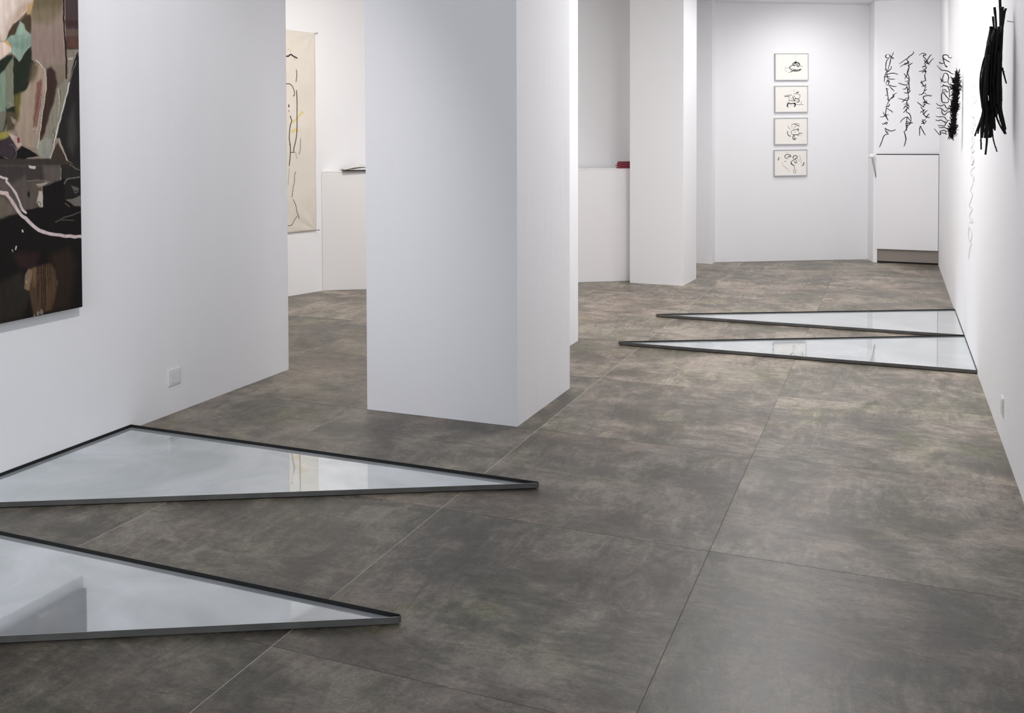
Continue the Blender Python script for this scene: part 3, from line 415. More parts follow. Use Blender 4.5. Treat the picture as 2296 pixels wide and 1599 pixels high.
LETTERS=[[[[-.0602,2.4509],[-.074,2.4433],[-.0758,2.4278],[-.0663,2.4174],[-.0562,2.4204]],[[-.0508,2.4519],[-.0337,2.4365],[-.0085,2.4086],[-.0067,2.4187]],[[-.0051,2.4677],[-.0193,2.4326],[-.0298,2.4094],[-.0358,2.3691],[-.0456,2.3358],[-.0529,2.3056]],[[-.0337,2.4365],[-.0505,2.4101],[-.0661,2.3904],[-.0721,2.3569],[-.0731,2.3164],[-.0654,2.2959]],[[-.0249,2.3351],[-.0279,2.3116],[-.0434,2.2952],[-.0528,2.2854],[-.0667,2.2959],[-.0831,2.3086]],[[-.0529,2.3056],[-.0622,2.2755],[-.0639,2.2486],[-.0524,2.228]],[[-.0654,2.2959],[-.0778,2.2557],[-.0838,2.2221],[-.0867,2.185]],[[-.0934,2.2325],[-.065,2.2351],[-.0336,2.2309]],[[.0351,2.2525],[.0038,2.2655],[-.0275,2.2664],[-.0526,2.2584],[-.0639,2.2486]],[[.0092,2.2095],[-.0209,2.2103],[-.0492,2.2144],[-.0619,2.2316]],[[-.0616,2.1945],[-.0458,2.184],[-.0488,2.1638],[-.0427,2.1906],[-.0585,2.2012],[-.0646,2.1777],[-.0785,2.1747]],[[.0247,2.1384],[-.0079,2.1405],[-.0456,2.1536],[-.0739,2.1577]],[[.005,2.093],[-.0202,2.1192],[-.0424,2.1434]],[[-.0485,2.1131],[-.0706,2.1238],[-.0642,2.1135],[-.0576,2.0728],[-.0511,2.0321],[-.0433,1.9982]],[[-.0764,2.0529],[-.0607,2.0594]],[[.027,2.0777],[-.001,2.0581],[-.0103,2.0381],[-.0259,2.0249],[-.0433,1.9982],[-.0569,1.9714],[-.063,1.9445]],[[-.0105,2.0651],[.0022,2.0446],[-.0196,2.0214]],[[-.0604,2.0222],[-.0433,1.9982]],[[-.0443,1.9712],[-.038,1.9643],[-.0504,1.9443],[-.0643,1.9479],[-.0724,1.9345]],[[-.0092,1.8862],[-.0187,1.8999],[-.0408,1.9137],[-.0642,1.9344]],[[-.0642,1.9344],[-.0703,1.8972],[-.0751,1.8635]],[[-.0974,1.8942],[-.0814,1.8635],[-.0623,1.8362],[-.0495,1.809]],[[-.1224,1.8471],[-.0939,1.8468],[-.0719,1.8634],[-.0436,1.8631]],[[-.072,1.877],[-.0591,1.8294],[-.0483,1.8124]],[[-.1061,1.7825],[-.0903,1.7742],[-.0746,1.789],[-.0588,1.7922],[-.0619,1.7753],[-.0808,1.7823]],[[-.0805,1.7247],[-.0711,1.7348],[-.0615,1.7212],[-.0457,1.7177],[-.0268,1.7074],[.0045,1.7139],[.0201,1.7219]],[[-.0741,1.7246],[-.0677,1.7009],[-.0518,1.6839],[-.0454,1.6737]],[[-.0645,1.7042],[-.0425,1.6973]],[[-.0486,1.6771],[-.0706,1.6738],[-.0894,1.6535],[-.1049,1.6061],[-.1174,1.5722],[-.1267,1.5484]]],[[[.1688,2.4706],[.1732,2.457],[.1641,2.4427],[.1333,2.4204],[.1211,2.4041],[.1026,2.3947],[.0469,2.3543]],[[.0546,2.3258],[.0843,2.345],[.1091,2.3509],[.1275,2.3704],[.1337,2.3769]],[[.0904,2.3549],[.1152,2.3628],[.1307,2.3569],[.1275,2.3771]],[[.1149,2.3976],[.1213,2.3773],[.1338,2.3621]],[[.1659,2.3611],[.1432,2.3464],[.1278,2.3369],[.1341,2.3233]],[[.1215,2.3438],[.134,2.33],[.1281,2.29],[.1191,2.2501]],[[.1341,2.3233],[.122,2.2835],[.1147,2.2569]],[[.0899,2.261],[.1068,2.237],[.1224,2.2165],[.1349,2.2027]],[[.0977,2.2051],[.1099,2.2369],[.1284,2.2565]],[[.1222,2.2567],[.1348,2.2228],[.1351,2.1759],[.1291,2.1493]],[[.1164,2.1932],[.1381,2.1893]],[[.0978,2.187],[.1289,2.1828]],[[.0407,2.1716],[.0732,2.1574],[.1043,2.1499],[.1198,2.1495]],[[.1167,2.1529],[.132,2.176],[.1354,2.1357],[.1418,2.1088]],[[.0797,2.1115],[.1046,2.113],[.1168,2.1362],[.1233,2.1025]],[[.1171,2.1026],[.145,2.0987],[.1328,2.0755],[.1233,2.0958],[.1355,2.1223]],[[.0987,2.0695],[.1173,2.0758],[.1297,2.0688],[.1202,2.0959]],[[.0924,2.0831],[.1111,2.0692]],[[.1266,2.0689],[.1331,2.0285],[.1302,2.0085]],[[.0399,2.0223],[.0742,2.0129],[.1054,2.0022],[.124,2.0052],[.1301,2.0219],[.1052,2.0224]],[[.0732,1.984],[.093,2.0024],[.1115,2.0222]],[[.124,2.0019],[.1118,1.9685],[.1337,1.948],[.118,1.9818]],[[.0901,1.9655],[.1118,1.9685]],[[.0886,1.9185],[.0996,1.9419],[.1182,1.955]],[[.0996,1.9486],[.1245,1.9347],[.1399,1.9412]],[[.0864,1.8829],[.103,1.9015],[.1246,1.928],[.137,1.9144]],[[.1184,1.9147],[.1124,1.8913],[.1311,1.881],[.1467,1.8606],[.155,1.827],[.1553,1.7867]],[[.0584,1.7877],[.0757,1.8144],[.1004,1.8343],[.1221,1.8408],[.1377,1.8205],[.1534,1.8002]],[[.1221,1.8408],[.118,1.8005],[.1504,1.7881]],[[.1069,1.7973],[.1534,1.7901]],[[.1039,1.7805],[.1411,1.7802],[.1751,1.7879]],[[.1553,1.7867],[.1381,1.7668],[.1196,1.7501]],[[.1162,1.7938],[.1103,1.7603],[.1228,1.7467],[.1075,1.7132]],[[.1256,1.7803],[.1136,1.7334],[.1168,1.7165],[.0951,1.7032]],[[.0902,1.7012],[.0964,1.6965],[.1047,1.6662],[.1112,1.6325],[.1053,1.5922],[.0949,1.5585]]],[[[.2226,2.4325],[.244,2.4477],[.2654,2.4489],[.2839,2.4383],[.2778,2.4319],[.2613,2.4325],[.2626,2.4158],[.2842,2.3917],[.3028,2.3545],[.3121,2.3376]],[[.3327,2.4378],[.3115,2.414],[.2935,2.3814],[.2692,2.3556]],[[.3512,2.3993],[.3301,2.3802],[.312,2.3542],[.2906,2.3516],[.2721,2.3755],[.2659,2.389]],[[.2691,2.3756],[.2936,2.3648],[.306,2.3444]],[[.2692,2.3556],[.2786,2.332],[.2511,2.3163]],[[.2511,2.3196],[.2694,2.3257],[.2866,2.3185],[.2819,2.2987],[.2696,2.3057]],[[.2208,2.2752],[.2514,2.2796],[.282,2.282]],[[.2516,2.2596],[.2667,2.2825],[.2821,2.2654],[.285,2.2853]],[[.2574,2.2994],[.2789,2.2854],[.2792,2.2521]],[[.2792,2.2521],[.2732,2.239],[.2796,2.1989],[.2766,2.1856]],[[.2889,2.1853],[.2644,2.1826],[.2461,2.1698],[.2351,2.17]],[[.246,2.1898],[.2431,2.1698],[.2616,2.146],[.2802,2.1223]],[[.2522,2.1796],[.2585,2.1594]],[[.2464,2.1344],[.2709,2.1391],[.283,2.1488]],[[.2799,2.1589],[.2863,2.1188]],[[.2802,2.1223],[.2713,2.0891],[.2925,2.1053]],[[.2651,2.0959],[.2835,2.0922]],[[.2212,2.0549],[.25,2.0583],[.264,2.0726],[.2713,2.0891]],[[.264,2.0726],[.2899,2.0554]],[[.3326,2.0512],[.3297,2.038],[.3083,2.0464],[.2839,2.0422],[.2655,2.0359],[.2626,2.0193],[.275,1.9991],[.2905,1.9721],[.3211,1.9636]],[[.2903,1.9988],[.2935,1.9754],[.3089,1.9651]],[[.2598,1.9793],[.2844,1.9756],[.272,1.9858],[.2599,1.9726]],[[.2076,1.9856],[.2292,1.9665],[.254,1.9461],[.2694,1.9358]],[[.26,1.9593],[.2814,1.9656],[.2674,1.9458],[.2694,1.9325]],[[.2386,1.943],[.2542,1.9193],[.2696,1.8991]],[[.236,1.8829],[.2543,1.896],[.2818,1.9123]],[[.2696,1.8991],[.2606,1.8825],[.2638,1.8658]],[[.3002,1.902],[.282,1.8889],[.2729,1.8723],[.2607,1.8658]],[[.2606,1.8759],[.273,1.8557],[.2885,1.8421],[.2977,1.8353]],[[.3157,1.8718],[.2976,1.8487],[.2825,1.8255]],[[.3221,1.8351],[.2977,1.8373],[.2823,1.8489]],[[.2549,1.8158],[.2734,1.8089],[.2825,1.8155]],[[.2491,1.7825],[.2736,1.7789],[.2918,1.8054]],[[.249,1.7925],[.2612,1.8024],[.2737,1.7655]],[[.255,1.8058],[.2644,1.7857],[.246,1.7758]],[[.2308,1.7525],[.2462,1.7491],[.234,1.7391],[.2325,1.699],[.2315,1.6602]],[[.2401,1.7491],[.2619,1.7055],[.2837,1.664]]],[[[.5082,2.4024],[.4992,2.3961],[.4824,2.4013],[.472,2.4215],[.4569,2.4267],[.4358,2.4248],[.4299,2.4131],[.4331,2.3866],[.4455,2.3399],[.4578,2.3163],[.4669,2.3114],[.4638,2.3208],[.4529,2.3185]],[[.4905,2.3582],[.4633,2.3756],[.4391,2.393],[.4329,2.4064]],[[.397,2.3626],[.4092,2.351],[.4334,2.3482],[.4424,2.3598]],[[.3803,2.3288],[.4035,2.3015],[.4249,2.2823],[.446,2.2804],[.4762,2.2728],[.4944,2.2591],[.5065,2.2489],[.5275,2.2417]],[[.4402,2.2508],[.4583,2.2536],[.4735,2.2399],[.4815,2.2133],[.477,2.1804],[.4802,2.1473]],[[.4402,2.2508],[.4373,2.2343],[.4285,2.2015],[.4318,2.1749],[.4469,2.1679],[.471,2.1706]],[[.4104,2.1954],[.4286,2.1883]],[[.4103,2.2086],[.4196,2.1819],[.4167,2.1654]],[[.414,2.1257],[.4322,2.1286],[.4351,2.1418],[.4472,2.1335],[.4714,2.1276],[.4836,2.1009],[.49,2.0611],[.4891,2.0215]],[[.4324,2.1021],[.4294,2.0889],[.4326,2.069],[.4236,2.0626],[.4208,2.0361],[.4241,1.9963],[.4334,1.9762],[.4726,1.9742],[.4816,1.982],[.4796,2.0085]],[[.4324,2.0988],[.4535,2.0963],[.4628,2.075],[.4778,2.0779]],[[.4326,2.069],[.4478,2.0554],[.4662,2.0286],[.4935,2.0016],[.5086,1.9947]],[[.4415,2.0887],[.4478,2.062]],[[.3759,1.9706],[.3942,1.9517],[.4185,1.9447],[.4426,1.9529],[.4548,1.9461],[.461,1.9261],[.4851,1.9191],[.5092,1.9154]],[[.3793,1.9241],[.4126,1.9222],[.4339,1.9067],[.4552,1.8898],[.4792,1.9126],[.5032,1.9188]],[[.426,1.92],[.425,1.8902],[.4312,1.8702],[.4495,1.8567],[.4614,1.8698],[.4853,1.896]],[[.3738,1.8457],[.4012,1.8388],[.4193,1.8405],[.4496,1.8369],[.4649,1.8102],[.4861,1.8033]],[[.371,1.8145],[.3893,1.803],[.4196,1.8094],[.4439,1.7938],[.4711,1.7889],[.48,1.8067]],[[.3885,1.7579],[.414,1.7563],[.4291,1.7542],[.4503,1.754],[.4622,1.7771],[.4741,1.7902]],[[.3989,1.7392],[.4232,1.7363],[.4504,1.7374],[.4747,1.724],[.4988,1.7139]],[[.3608,1.7282],[.3841,1.6981],[.4056,1.6714],[.4176,1.6746],[.4114,1.6979],[.4295,1.7077],[.4537,1.7109],[.4629,1.6909],[.4569,1.6777],[.4781,1.6743]],[[.4175,1.6879],[.4448,1.6844],[.463,1.6744]],[[.4439,1.7938],[.4623,1.7638]]]]
CLUMP=[[.5066,2.1993,.03],[.4991,2.1277,.05],[.4953,2.0559,.045],[.4921,1.9841,.05],[.49,1.9122,.042],[.4797,1.8403,.038],[.4776,1.7683,.042],[.4699,1.7022,.042],[.4621,1.6542,.03]]
DRAW=[[(4,70,[[.2914,.3302],[.2915,.3107]]),(3,150,[[.3061,.3331],[.3208,.3361]]),(3,120,[[.2916,.2995],[.2904,.2883]]),(7,60,[[.2917,.266],[.2919,.2353]]),(9,70,[[.242,.2154],[.2684,.2351],[.2977,.2437],[.3272,.2328],[.3479,.2134]]),(12,60,[[.2743,.2296],[.2919,.2269],[.2978,.2354],[.2684,.224]]),(6,80,[[.242,.2154],[.2626,.2072],[.2979,.2046],[.3157,.1908],[.3245,.1825]]),(8,90,[[.3097,.2075],[.3302,.2245],[.3479,.2134],[.3363,.1966],[.3245,.1825],[.3098,.1964]]),(7,70,[[.2774,.1933],[.245,.1986],[.2157,.1873],[.204,.1704],[.2159,.151],[.2454,.1317],[.2866,.1236],[.3337,.1295],[.363,.1437]]),(11,60,[[.2866,.1247],[.3278,.1283],[.3572,.1408]]),(5,110,[[.2276,.1511],[.2688,.1486],[.2983,.1432],[.3454,.1463],[.3748,.1521]]),(5,90,[[.3363,.1882],[.3687,.1901],[.3853,.1791]]),(8,90,[[.2688,.1458],[.263,.1318],[.2807,.1291],[.2835,.1431]]),(9,110,[[.2102,.1091],[.2395,.1204],[.263,.129]]),(4,190,[[.1809,.1061],[.1926,.0995],[.2102,.1091]]),(3,200,[[.1423,.1867],[.1512,.1644],[.1982,.1648]]),(3,205,[[.1395,.1616],[.1455,.1393],[.175,.1116]]),(3,170,[[.3511,.1687],[.3688,.1661]]),(3,190,[[.3396,.1156],[.3573,.1185]])],[(5,90,[[.2301,.2932],[.2289,.2848]]),(4,150,[[.2536,.2849],[.2889,.2879]]),(6,80,[[.3038,.2544],[.3126,.2684],[.3185,.2572],[.3273,.2713],[.335,.2629]]),(5,90,[[.2656,.2458],[.3009,.2432],[.3363,.2405],[.3541,.221],[.3484,.193],[.3278,.1817]]),(5,110,[[.1247,.223],[.1482,.2147],[.1775,.2287],[.201,.226],[.2304,.2345]]),(6,90,[[.1364,.2146],[.1717,.212],[.201,.2176]]),(10,60,[[.2333,.2317],[.2363,.2206]]),(4,130,[[.201,.2204],[.1953,.1869],[.2072,.159]]),(4,130,[[.2128,.2205],[.2188,.187]]),(9,60,[[.254,.215],[.2571,.1871],[.2719,.1592],[.2838,.1508]]),(6,90,[[.2335,.187],[.2425,.1591]]),(5,100,[[.2657,.2263],[.2835,.1928],[.2808,.1592]]),(7,80,[[.2836,.1816],[.313,.1817],[.3396,.1678],[.3427,.1482],[.3251,.1341],[.3074,.1369]]),(5,120,[[.1838,.1477],[.2072,.1562],[.2367,.1507],[.2661,.1508]]),(10,70,[[.272,.1536],[.2896,.1508]]),(8,90,[[.3014,.1509],[.3132,.1481]]),(11,30,[[.1897,.1282],[.2192,.1143],[.2427,.1171],[.2721,.12],[.2839,.1256]]),(16,20,[[.1868,.1254],[.1752,.0918],[.1724,.075]]),(14,30,[[.1723,.0806],[.193,.0667]]),(12,50,[[.2663,.106],[.2898,.1117],[.287,.0921],[.2694,.0696]]),(3,150,[[.2017,.0947],[.2546,.0976]]),(4,80,[[.3017,.1005],[.3488,.1034],[.4049,.0979]]),(3,170,[[.3663,.1482],[.3753,.1259],[.3606,.109]]),(3,190,[[.1662,.1421],[.1633,.1197]])],[(12,60,[[.241,.2701],[.2623,.2689]]),(4,120,[[.259,.3181],[.259,.3152]]),(7,100,[[.2714,.2776],[.2958,.2631],[.3202,.2544],[.3508,.2399]]),(4,140,[[.2835,.2833],[.3445,.2718],[.3567,.2631]]),(9,90,[[.2838,.2399],[.302,.237]]),(5,130,[[.2411,.2573],[.2443,.2111]]),(4,150,[[.1864,.2516],[.1987,.2227],[.2231,.2053]]),(4,150,[[.2596,.211],[.2838,.2284]]),(6,90,[[.2597,.1908],[.284,.1994],[.3205,.2006],[.3358,.1907]]),(10,90,[[.3295,.2168],[.3358,.1907],[.3267,.1762]]),(5,100,[[.2597,.1908],[.2354,.1735],[.2355,.1503],[.26,.13],[.2904,.1242]]),(9,80,[[.2902,.1705],[.2933,.156]]),(7,80,[[.1868,.1793],[.1839,.1475],[.1992,.1186],[.2297,.1069]]),(8,70,[[.26,.1242],[.2904,.1288],[.3331,.1241]]),(6,80,[[.3331,.1241],[.3512,.1472],[.3939,.146]]),(4,110,[[.3209,.1125],[.3758,.1136]]),(8,70,[[.2844,.1155],[.2631,.1069],[.2572,.0837],[.2725,.0663],[.2968,.0662]]),(6,80,[[.2784,.0981],[.2846,.0808],[.3028,.0807]]),(4,150,[[.3452,.1414],[.3481,.1704]]),(4,160,[[.3211,.0894],[.3151,.072]])],[(6,80,[[.2305,.2601],[.2151,.2804],[.1847,.2864],[.1544,.2749],[.1484,.2547],[.1667,.2372],[.1911,.2342]]),(9,80,[[.191,.2487],[.2153,.2573],[.2304,.263]]),(4,100,[[.2273,.2862],[.2335,.263],[.2579,.2542]]),(7,70,[[.2702,.2251],[.2701,.2541],[.2943,.2685],[.3187,.2626],[.325,.2422],[.3067,.2278],[.2885,.2221]]),(7,60,[[.2975,.2482],[.3036,.2423]]),(6,80,[[.2885,.2192],[.2642,.2049],[.24,.1847],[.2401,.1615],[.2645,.1411],[.2889,.1351]]),(9,60,[[.24,.1789],[.2431,.1615],[.2645,.1411]]),(5,90,[[.2885,.2192],[.3068,.2075],[.3192,.1785],[.3193,.164]]),(7,90,[[.2886,.196],[.2948,.1699],[.3131,.1785]]),(8,70,[[.0665,.2493],[.0606,.2262],[.0516,.206]]),(9,50,[[.4229,.1779],[.4139,.1547],[.4049,.1257]]),(7,90,[[.3804,.1375],[.3835,.1259]]),(6,80,[[.1396,.1911],[.1669,.1921]]),(3,180,[[.1216,.1449],[.1552,.1157],[.204,.0748]]),(3,190,[[.1123,.1854],[.1155,.1507]]),(3,170,[[.3492,.2711],[.3676,.242],[.3864,.1549]]),(5,130,[[.2768,.1323],[.2892,.0916],[.2741,.0569],[.2803,.0366],[.3016,.0393],[.3075,.0799]]),(3,160,[[.3251,.219],[.3495,.2073],[.3435,.1899]]),(4,170,[[.1603,.3038],[.1967,.3153]]),(3,190,[[.198,.0633],[.2224,.0515]]),(3,190,[[.2587,.086],[.2771,.0743]])]]
CANVAS=[(3,30,[[-.4557,2.5811],[-.4374,2.5825]]),(3,40,[[-.4283,2.5687],[-.4155,2.5667]]),(7,25,[[-.5473,2.5096],[-.4565,2.5087],[-.4195,2.5301],[-.3828,2.5138],[-.3309,2.4955]]),(3,60,[[-.3737,2.4999],[-.3684,2.4711]]),(4,50,[[-.3471,2.3805],[-.3403,2.3195],[-.3523,2.2429]]),(4,40,[[-.5514,2.15],[-.4963,2.21],[-.4505,2.2237],[-.4083,2.2068],[-.3774,2.1571],[-.3723,2.1135],[-.3911,2.0954]]),(5,40,[[-.3438,2.1658],[-.3377,2.0416],[-.343,1.8951],[-.3505,1.7192],[-.3684,1.6166],[-.3876,1.5582],[-.39,1.5114]]),(6,30,[[-.4308,1.5075],[-.3752,1.5098]]),(5,30,[[-.4583,2.0088],[-.4439,1.9918],[-.4623,1.9797]]),(5,35,[[-.4394,1.8931],[-.4179,1.8353],[-.4407,1.7768],[-.4512,1.6604],[-.4391,1.5877],[-.4345,1.5002],[-.4508,1.3622]]),(5,30,[[-.4627,1.9507],[-.4409,1.9294]]),(5,40,[[-.4519,1.595],[-.4336,1.5847]]),(3,90,[[-.3624,1.3088],[-.3778,1.2653],[-.386,1.1923],[-.4073,1.1199],[-.4212,1.0328]]),(3,90,[[-.4084,1.0175],[-.381,.9721],[-.3628,.9271],[-.354,.8824],[-.3172,.8064]]),(3,110,[[-.3451,.8377],[-.3829,.7961],[-.4206,.7474],[-.476,.7442]]),(3,120,[[-.2986,1.6606],[-.3037,1.5429],[-.3193,1.4842]]),(3,120,[[-.3658,1.5141],[-.3479,1.4405]]),(3,160,[[-.451,1.3403],[-.4713,1.1663]])]
STAIN=[(16,[[-.2863,1.933],[-.2543,1.9234]]),(7,[[-.2865,1.9182],[-.3433,1.8658],[-.3809,1.8359],[-.4179,1.8382]]),(9,[[-.3447,1.7412],[-.382,1.7365],[-.4284,1.7187]]),(6,[[-.3817,1.7628],[-.3261,1.731]])]
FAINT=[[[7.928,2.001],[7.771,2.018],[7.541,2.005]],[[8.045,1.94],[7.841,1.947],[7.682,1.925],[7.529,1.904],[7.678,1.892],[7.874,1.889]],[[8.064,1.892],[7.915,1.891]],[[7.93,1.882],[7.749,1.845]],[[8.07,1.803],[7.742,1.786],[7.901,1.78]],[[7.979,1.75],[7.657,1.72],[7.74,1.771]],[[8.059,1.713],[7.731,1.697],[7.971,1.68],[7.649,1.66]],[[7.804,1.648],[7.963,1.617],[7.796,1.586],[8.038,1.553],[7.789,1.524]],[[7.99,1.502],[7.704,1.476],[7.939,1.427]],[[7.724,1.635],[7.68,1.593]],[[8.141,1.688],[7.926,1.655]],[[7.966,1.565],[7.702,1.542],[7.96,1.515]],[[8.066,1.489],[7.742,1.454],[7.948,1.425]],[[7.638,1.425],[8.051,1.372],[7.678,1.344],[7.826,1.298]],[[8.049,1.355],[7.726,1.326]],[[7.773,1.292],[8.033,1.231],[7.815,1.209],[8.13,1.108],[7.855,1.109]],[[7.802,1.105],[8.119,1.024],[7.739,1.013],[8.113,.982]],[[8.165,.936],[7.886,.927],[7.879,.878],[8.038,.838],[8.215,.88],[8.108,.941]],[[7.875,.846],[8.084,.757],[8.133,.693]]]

# ------------------------------------------------------------------ big painting on the left wall
t = thing('painting', 'large dark abstract oil painting on the left wall with a pale pink ribbon line', 'painting', (-3.935, 3.742, .758), -math.pi/2)
# local: x runs to the left from the right edge (negative world Y), y points to the wall
PW, PH = 1.5, 2.1
us = np.concatenate([np.linspace(0, .56, 215), np.linspace(.57, PW, 60)]); vs = np.concatenate([np.linspace(0, 1.56, 620), np.linspace(1.57, PH, 30)])
U, V = np.meshgrid(us, vs)
Uc = -np.where(U > .7, 1.4-U, U); Vc = np.minimum(V, 1.60)
rng = np.random.RandomState(3)
def wob(seed, amp, k):
    r = np.random.RandomState(seed); a = np.zeros_like(Uc)
    for _ in range(5):
        kx, kz, ph = r.uniform(-k, k), r.uniform(-k, k), r.uniform(0, 6.28); a += np.sin(Uc*kx+Vc*kz+ph)
    return a*amp/2
wu = wob(1, .0012, 160); wv = wob(2, .0012, 160)
X = Uc+wu; Z = Vc+wv
col = np.zeros(U.shape+(3,)); col[:] = lin((120, 108, 98))
def segd(X, Z, a, b_):
    ax, az = a; bx, bz = b_; dx, dz = bx-ax, bz-az; L2 = dx*dx+dz*dz+1e-12
    tt = np.clip(((X-ax)*dx+(Z-az)*dz)/L2, 0, 1); return np.hypot(X-ax-tt*dx, Z-az-tt*dz)
for kd, pts, c_, soft, wdt in PAINT:
    if kd == 'l' and len(pts) > 2: pts = [tuple(p_) for p_ in smoothed(pts, 4)]
    d = np.full(U.shape, 1e9); m_ = len(pts)
    for i in range(m_ if kd == 'p' else m_-1):
        d = np.minimum(d, segd(X, Z, pts[i], pts[(i+1) % m_]))
    if kd == 'p':
        ins = np.zeros(U.shape, bool)
        for i in range(m_):
            (x0, z0), (x1, z1) = pts[i], pts[(i+1) % m_]
            if z0 == z1: continue
            cr = ((z0 > Z) != (z1 > Z)) & (X < (x1-x0)*(Z-z0)/(z1-z0)+x0); ins ^= cr
        sd = np.where(ins, d, -d); a = np.clip(sd/soft*.5+.5, 0, 1)
    else:
        a = np.clip((wdt/2-d)/soft+.5, 0, 1)
    a = (a*a*(3-2*a))[..., None]; col = col*(1-a)+np.array(lin(c_))*a
nu, nv = len(us), len(vs)
verts = np.stack([-U, np.zeros_like(U), V], -1).reshape(-1, 3)
idx = np.arange(nu*nv).reshape(nv, nu)
faces = np.stack([idx[:-1, :-1], idx[1:, :-1], idx[1:, 1:], idx[:-1, 1:]], -1).reshape(-1, 4)
me = bpy.data.meshes.new('painted_surface'); me.from_pydata((verts*np.array([1, 1, 1])).tolist(), [], faces.tolist())
at = me.color_attributes.new('pigment', 'FLOAT_COLOR', 'POINT')
at.data.foreach_set('color', np.concatenate([col.reshape(-1, 3), np.ones((nu*nv, 1))], 1).astype(np.float32).ravel())
me.materials.append(attr_mat('oil_paint', .55, .3, 120)); me.update()
o = bpy.data.objects.new('painted_surface', me); C.objects.link(o); o.parent = t
t.rotation_euler = (0, 0, math.pi/2)
# canvas body (stretched over bars), local y>0 runs towards the wall
b = MB(); b.box(-PW, 0, .0008, .030, 0, PH); b.build('canvas_edge', M['edge'], t)
b = MB(); b.box(-PW+.03, -.03, .030, .0445, .03, PH-.03); b.build('stretcher_bar', mat('pine_bar', (150, 120, 85), .7), t)
# ------------------------------------------------------------------ four framed drawings on the diagonal far wall
fdir = Vector((.8698, .4935, 0)); fn = Vector((fdir.y, -fdir.x, 0)); fang = math.atan2(fdir.y, fdir.x)
rj = random.Random(4)
FR = [(.819, 2.421, .467, .359), (.818, 1.994, .463, .354), (.8145, 1.563, .465, .357), (.812, 1.1435, .463, .350)]
FL = ['top framed ink drawing of the column of four, a bowl-like shape with a spike', 'second framed drawing from the top, dense figure on two dark legs',
      'third framed drawing from the top, loose looping rings', 'lowest framed drawing of the four, scattered loops and dashes']
for k, (u0, v0, fw_, fh) in enumerate(FR):
    pos = Vector((-2.194, 12.674, 0))+fdir*u0; pos.z = v0
    t = thing('framed_drawing', FL[k], 'framed drawing', pos, fang, 'column of four framed drawings')
    t.rotation_euler = (0, math.radians(-.55), fang)
    fb = .006; D0, D1 = -.034, -.001
    for nm, (xa, xb, za, zb) in {'a': (0, fw_, 0, fb), 'b': (0, fw_, fh-fb, fh), 'c': (0, fb, fb, fh-fb), 'd': (fw_-fb, fw_, fb, fh-fb)}.items():
        b = MB(); b.box(xa, xb, D0, D1, za, zb); o = b.build('frame_bar', M['alu'], t); bevel(o, .001, 1)
    b = MB(); b.box(fb, fw_-fb, -.022, -.003, fb, fh-fb); b.build('mount_board', M['mount'], t)
    b = MB(); b.box(fb+.012, fw_-fb-.012, -.0232, -.022, fb+.012, fh-fb-.010); b.build('sheet', M['paper'], t)
    for w_, c_, pts in DRAW[k]:
        b = MB(); b.ribbon([tuple(q) for q in smoothed([(x_, z_, 0) for x_, z_ in pts], 4)], .0012+w_*.00095, -.0236-.0002*(w_ > 6))
        b.build('ink_stroke', ink(int(c_*.62)//25*25+12), t)
        if w_ >= 6:      # the pen went over the heavier lines again
            for rp in range(2):
                ja, jb = rj.uniform(-.008, .008), rj.uniform(-.008, .008)
                b = MB(); b.ribbon([tuple(q) for q in smoothed([(x_+ja+rj.uniform(-.003, .003), z_+jb+rj.uniform(-.003, .003), 0) for x_, z_ in pts], 4)], .0022, -.0233)
                b.build('ink_stroke', ink(87), t)
# ------------------------------------------------------------------ unframed canvas on the alcove wall
cdir = Vector((.2633, .9647, 0)); cang = math.atan2(cdir.y, cdir.x)
t = thing('hanging_canvas', 'unframed cream canvas with thin black line drawing pinned to the alcove wall', 'canvas', Vector((-5.748, 8.738, 0))+Vector((cdir.y, -cdir.x, 0))*.004, cang)
cw0, cw1, cz0, cz1 = -1.35, -.086, .662, 2.783
nx, nz = 70, 110; v = []
for j in range(nz+1):
    for i in range(nx+1):
        s, q = i/nx, j/nz
        x = cw0+(cw1-cw0)*s; z = cz0+(cz1-cz0)*q
        edge = 1-s
        x -= .022*math.sin(math.pi*q)*s**3*0
        y = -.010-.010*math.sin(math.pi*q)*math.sin(math.pi*min(1, s*1.0))-.003*math.sin(9*z+4*x)
        dtr = math.hypot(edge*1.26, (1-q)*2.12); dbr = math.hypot(edge*1.26, q*2.12)
        ang = math.atan2((1-q)*2.12, edge*1.26+1e-6); ang2 = math.atan2(q*2.12, edge*1.26+1e-6)
        y -= .006*math.sin(ang*9)*math.exp(-dtr/.30)*min(1, dtr/.05); y -= .007*math.sin(ang2*10)*math.exp(-dbr/.35)*min(1, dbr/.05)
        v.append((x, y, z))
f = [(j*(nx+1)+i, j*(nx+1)+i+1, (j+1)*(nx+1)+i+1, (j+1)*(nx+1)+i) for j in range(nz) for i in range(nx)]
b = MB(); b.add(v, f); cl = b.build('cloth', M['canvas'], t, True)
so = cl.modifiers.new('thickness', 'SOLIDIFY'); so.thickness = .001; so.offset = 0
def cloth_y(x, z):
    s = (x-cw0)/(cw1-cw0); q = (z-cz0)/(cz1-cz0); edge = 1-s
    y = -.010-.010*math.sin(math.pi*q)*math.sin(math.pi*min(1, s))-.003*math.sin(9*z+4*x)
    dtr = math.hypot(edge*1.26, (1-q)*2.12); dbr = math.hypot(edge*1.26, q*2.12)
    ang = math.atan2((1-q)*2.12, edge*1.26+1e-6); ang2 = math.atan2(q*2.12, edge*1.26+1e-6)
    return y-.006*math.sin(ang*9)*math.exp(-dtr/.30)*min(1, dtr/.05)-.007*math.sin(ang2*10)*math.exp(-dbr/.35)*min(1, dbr/.05)
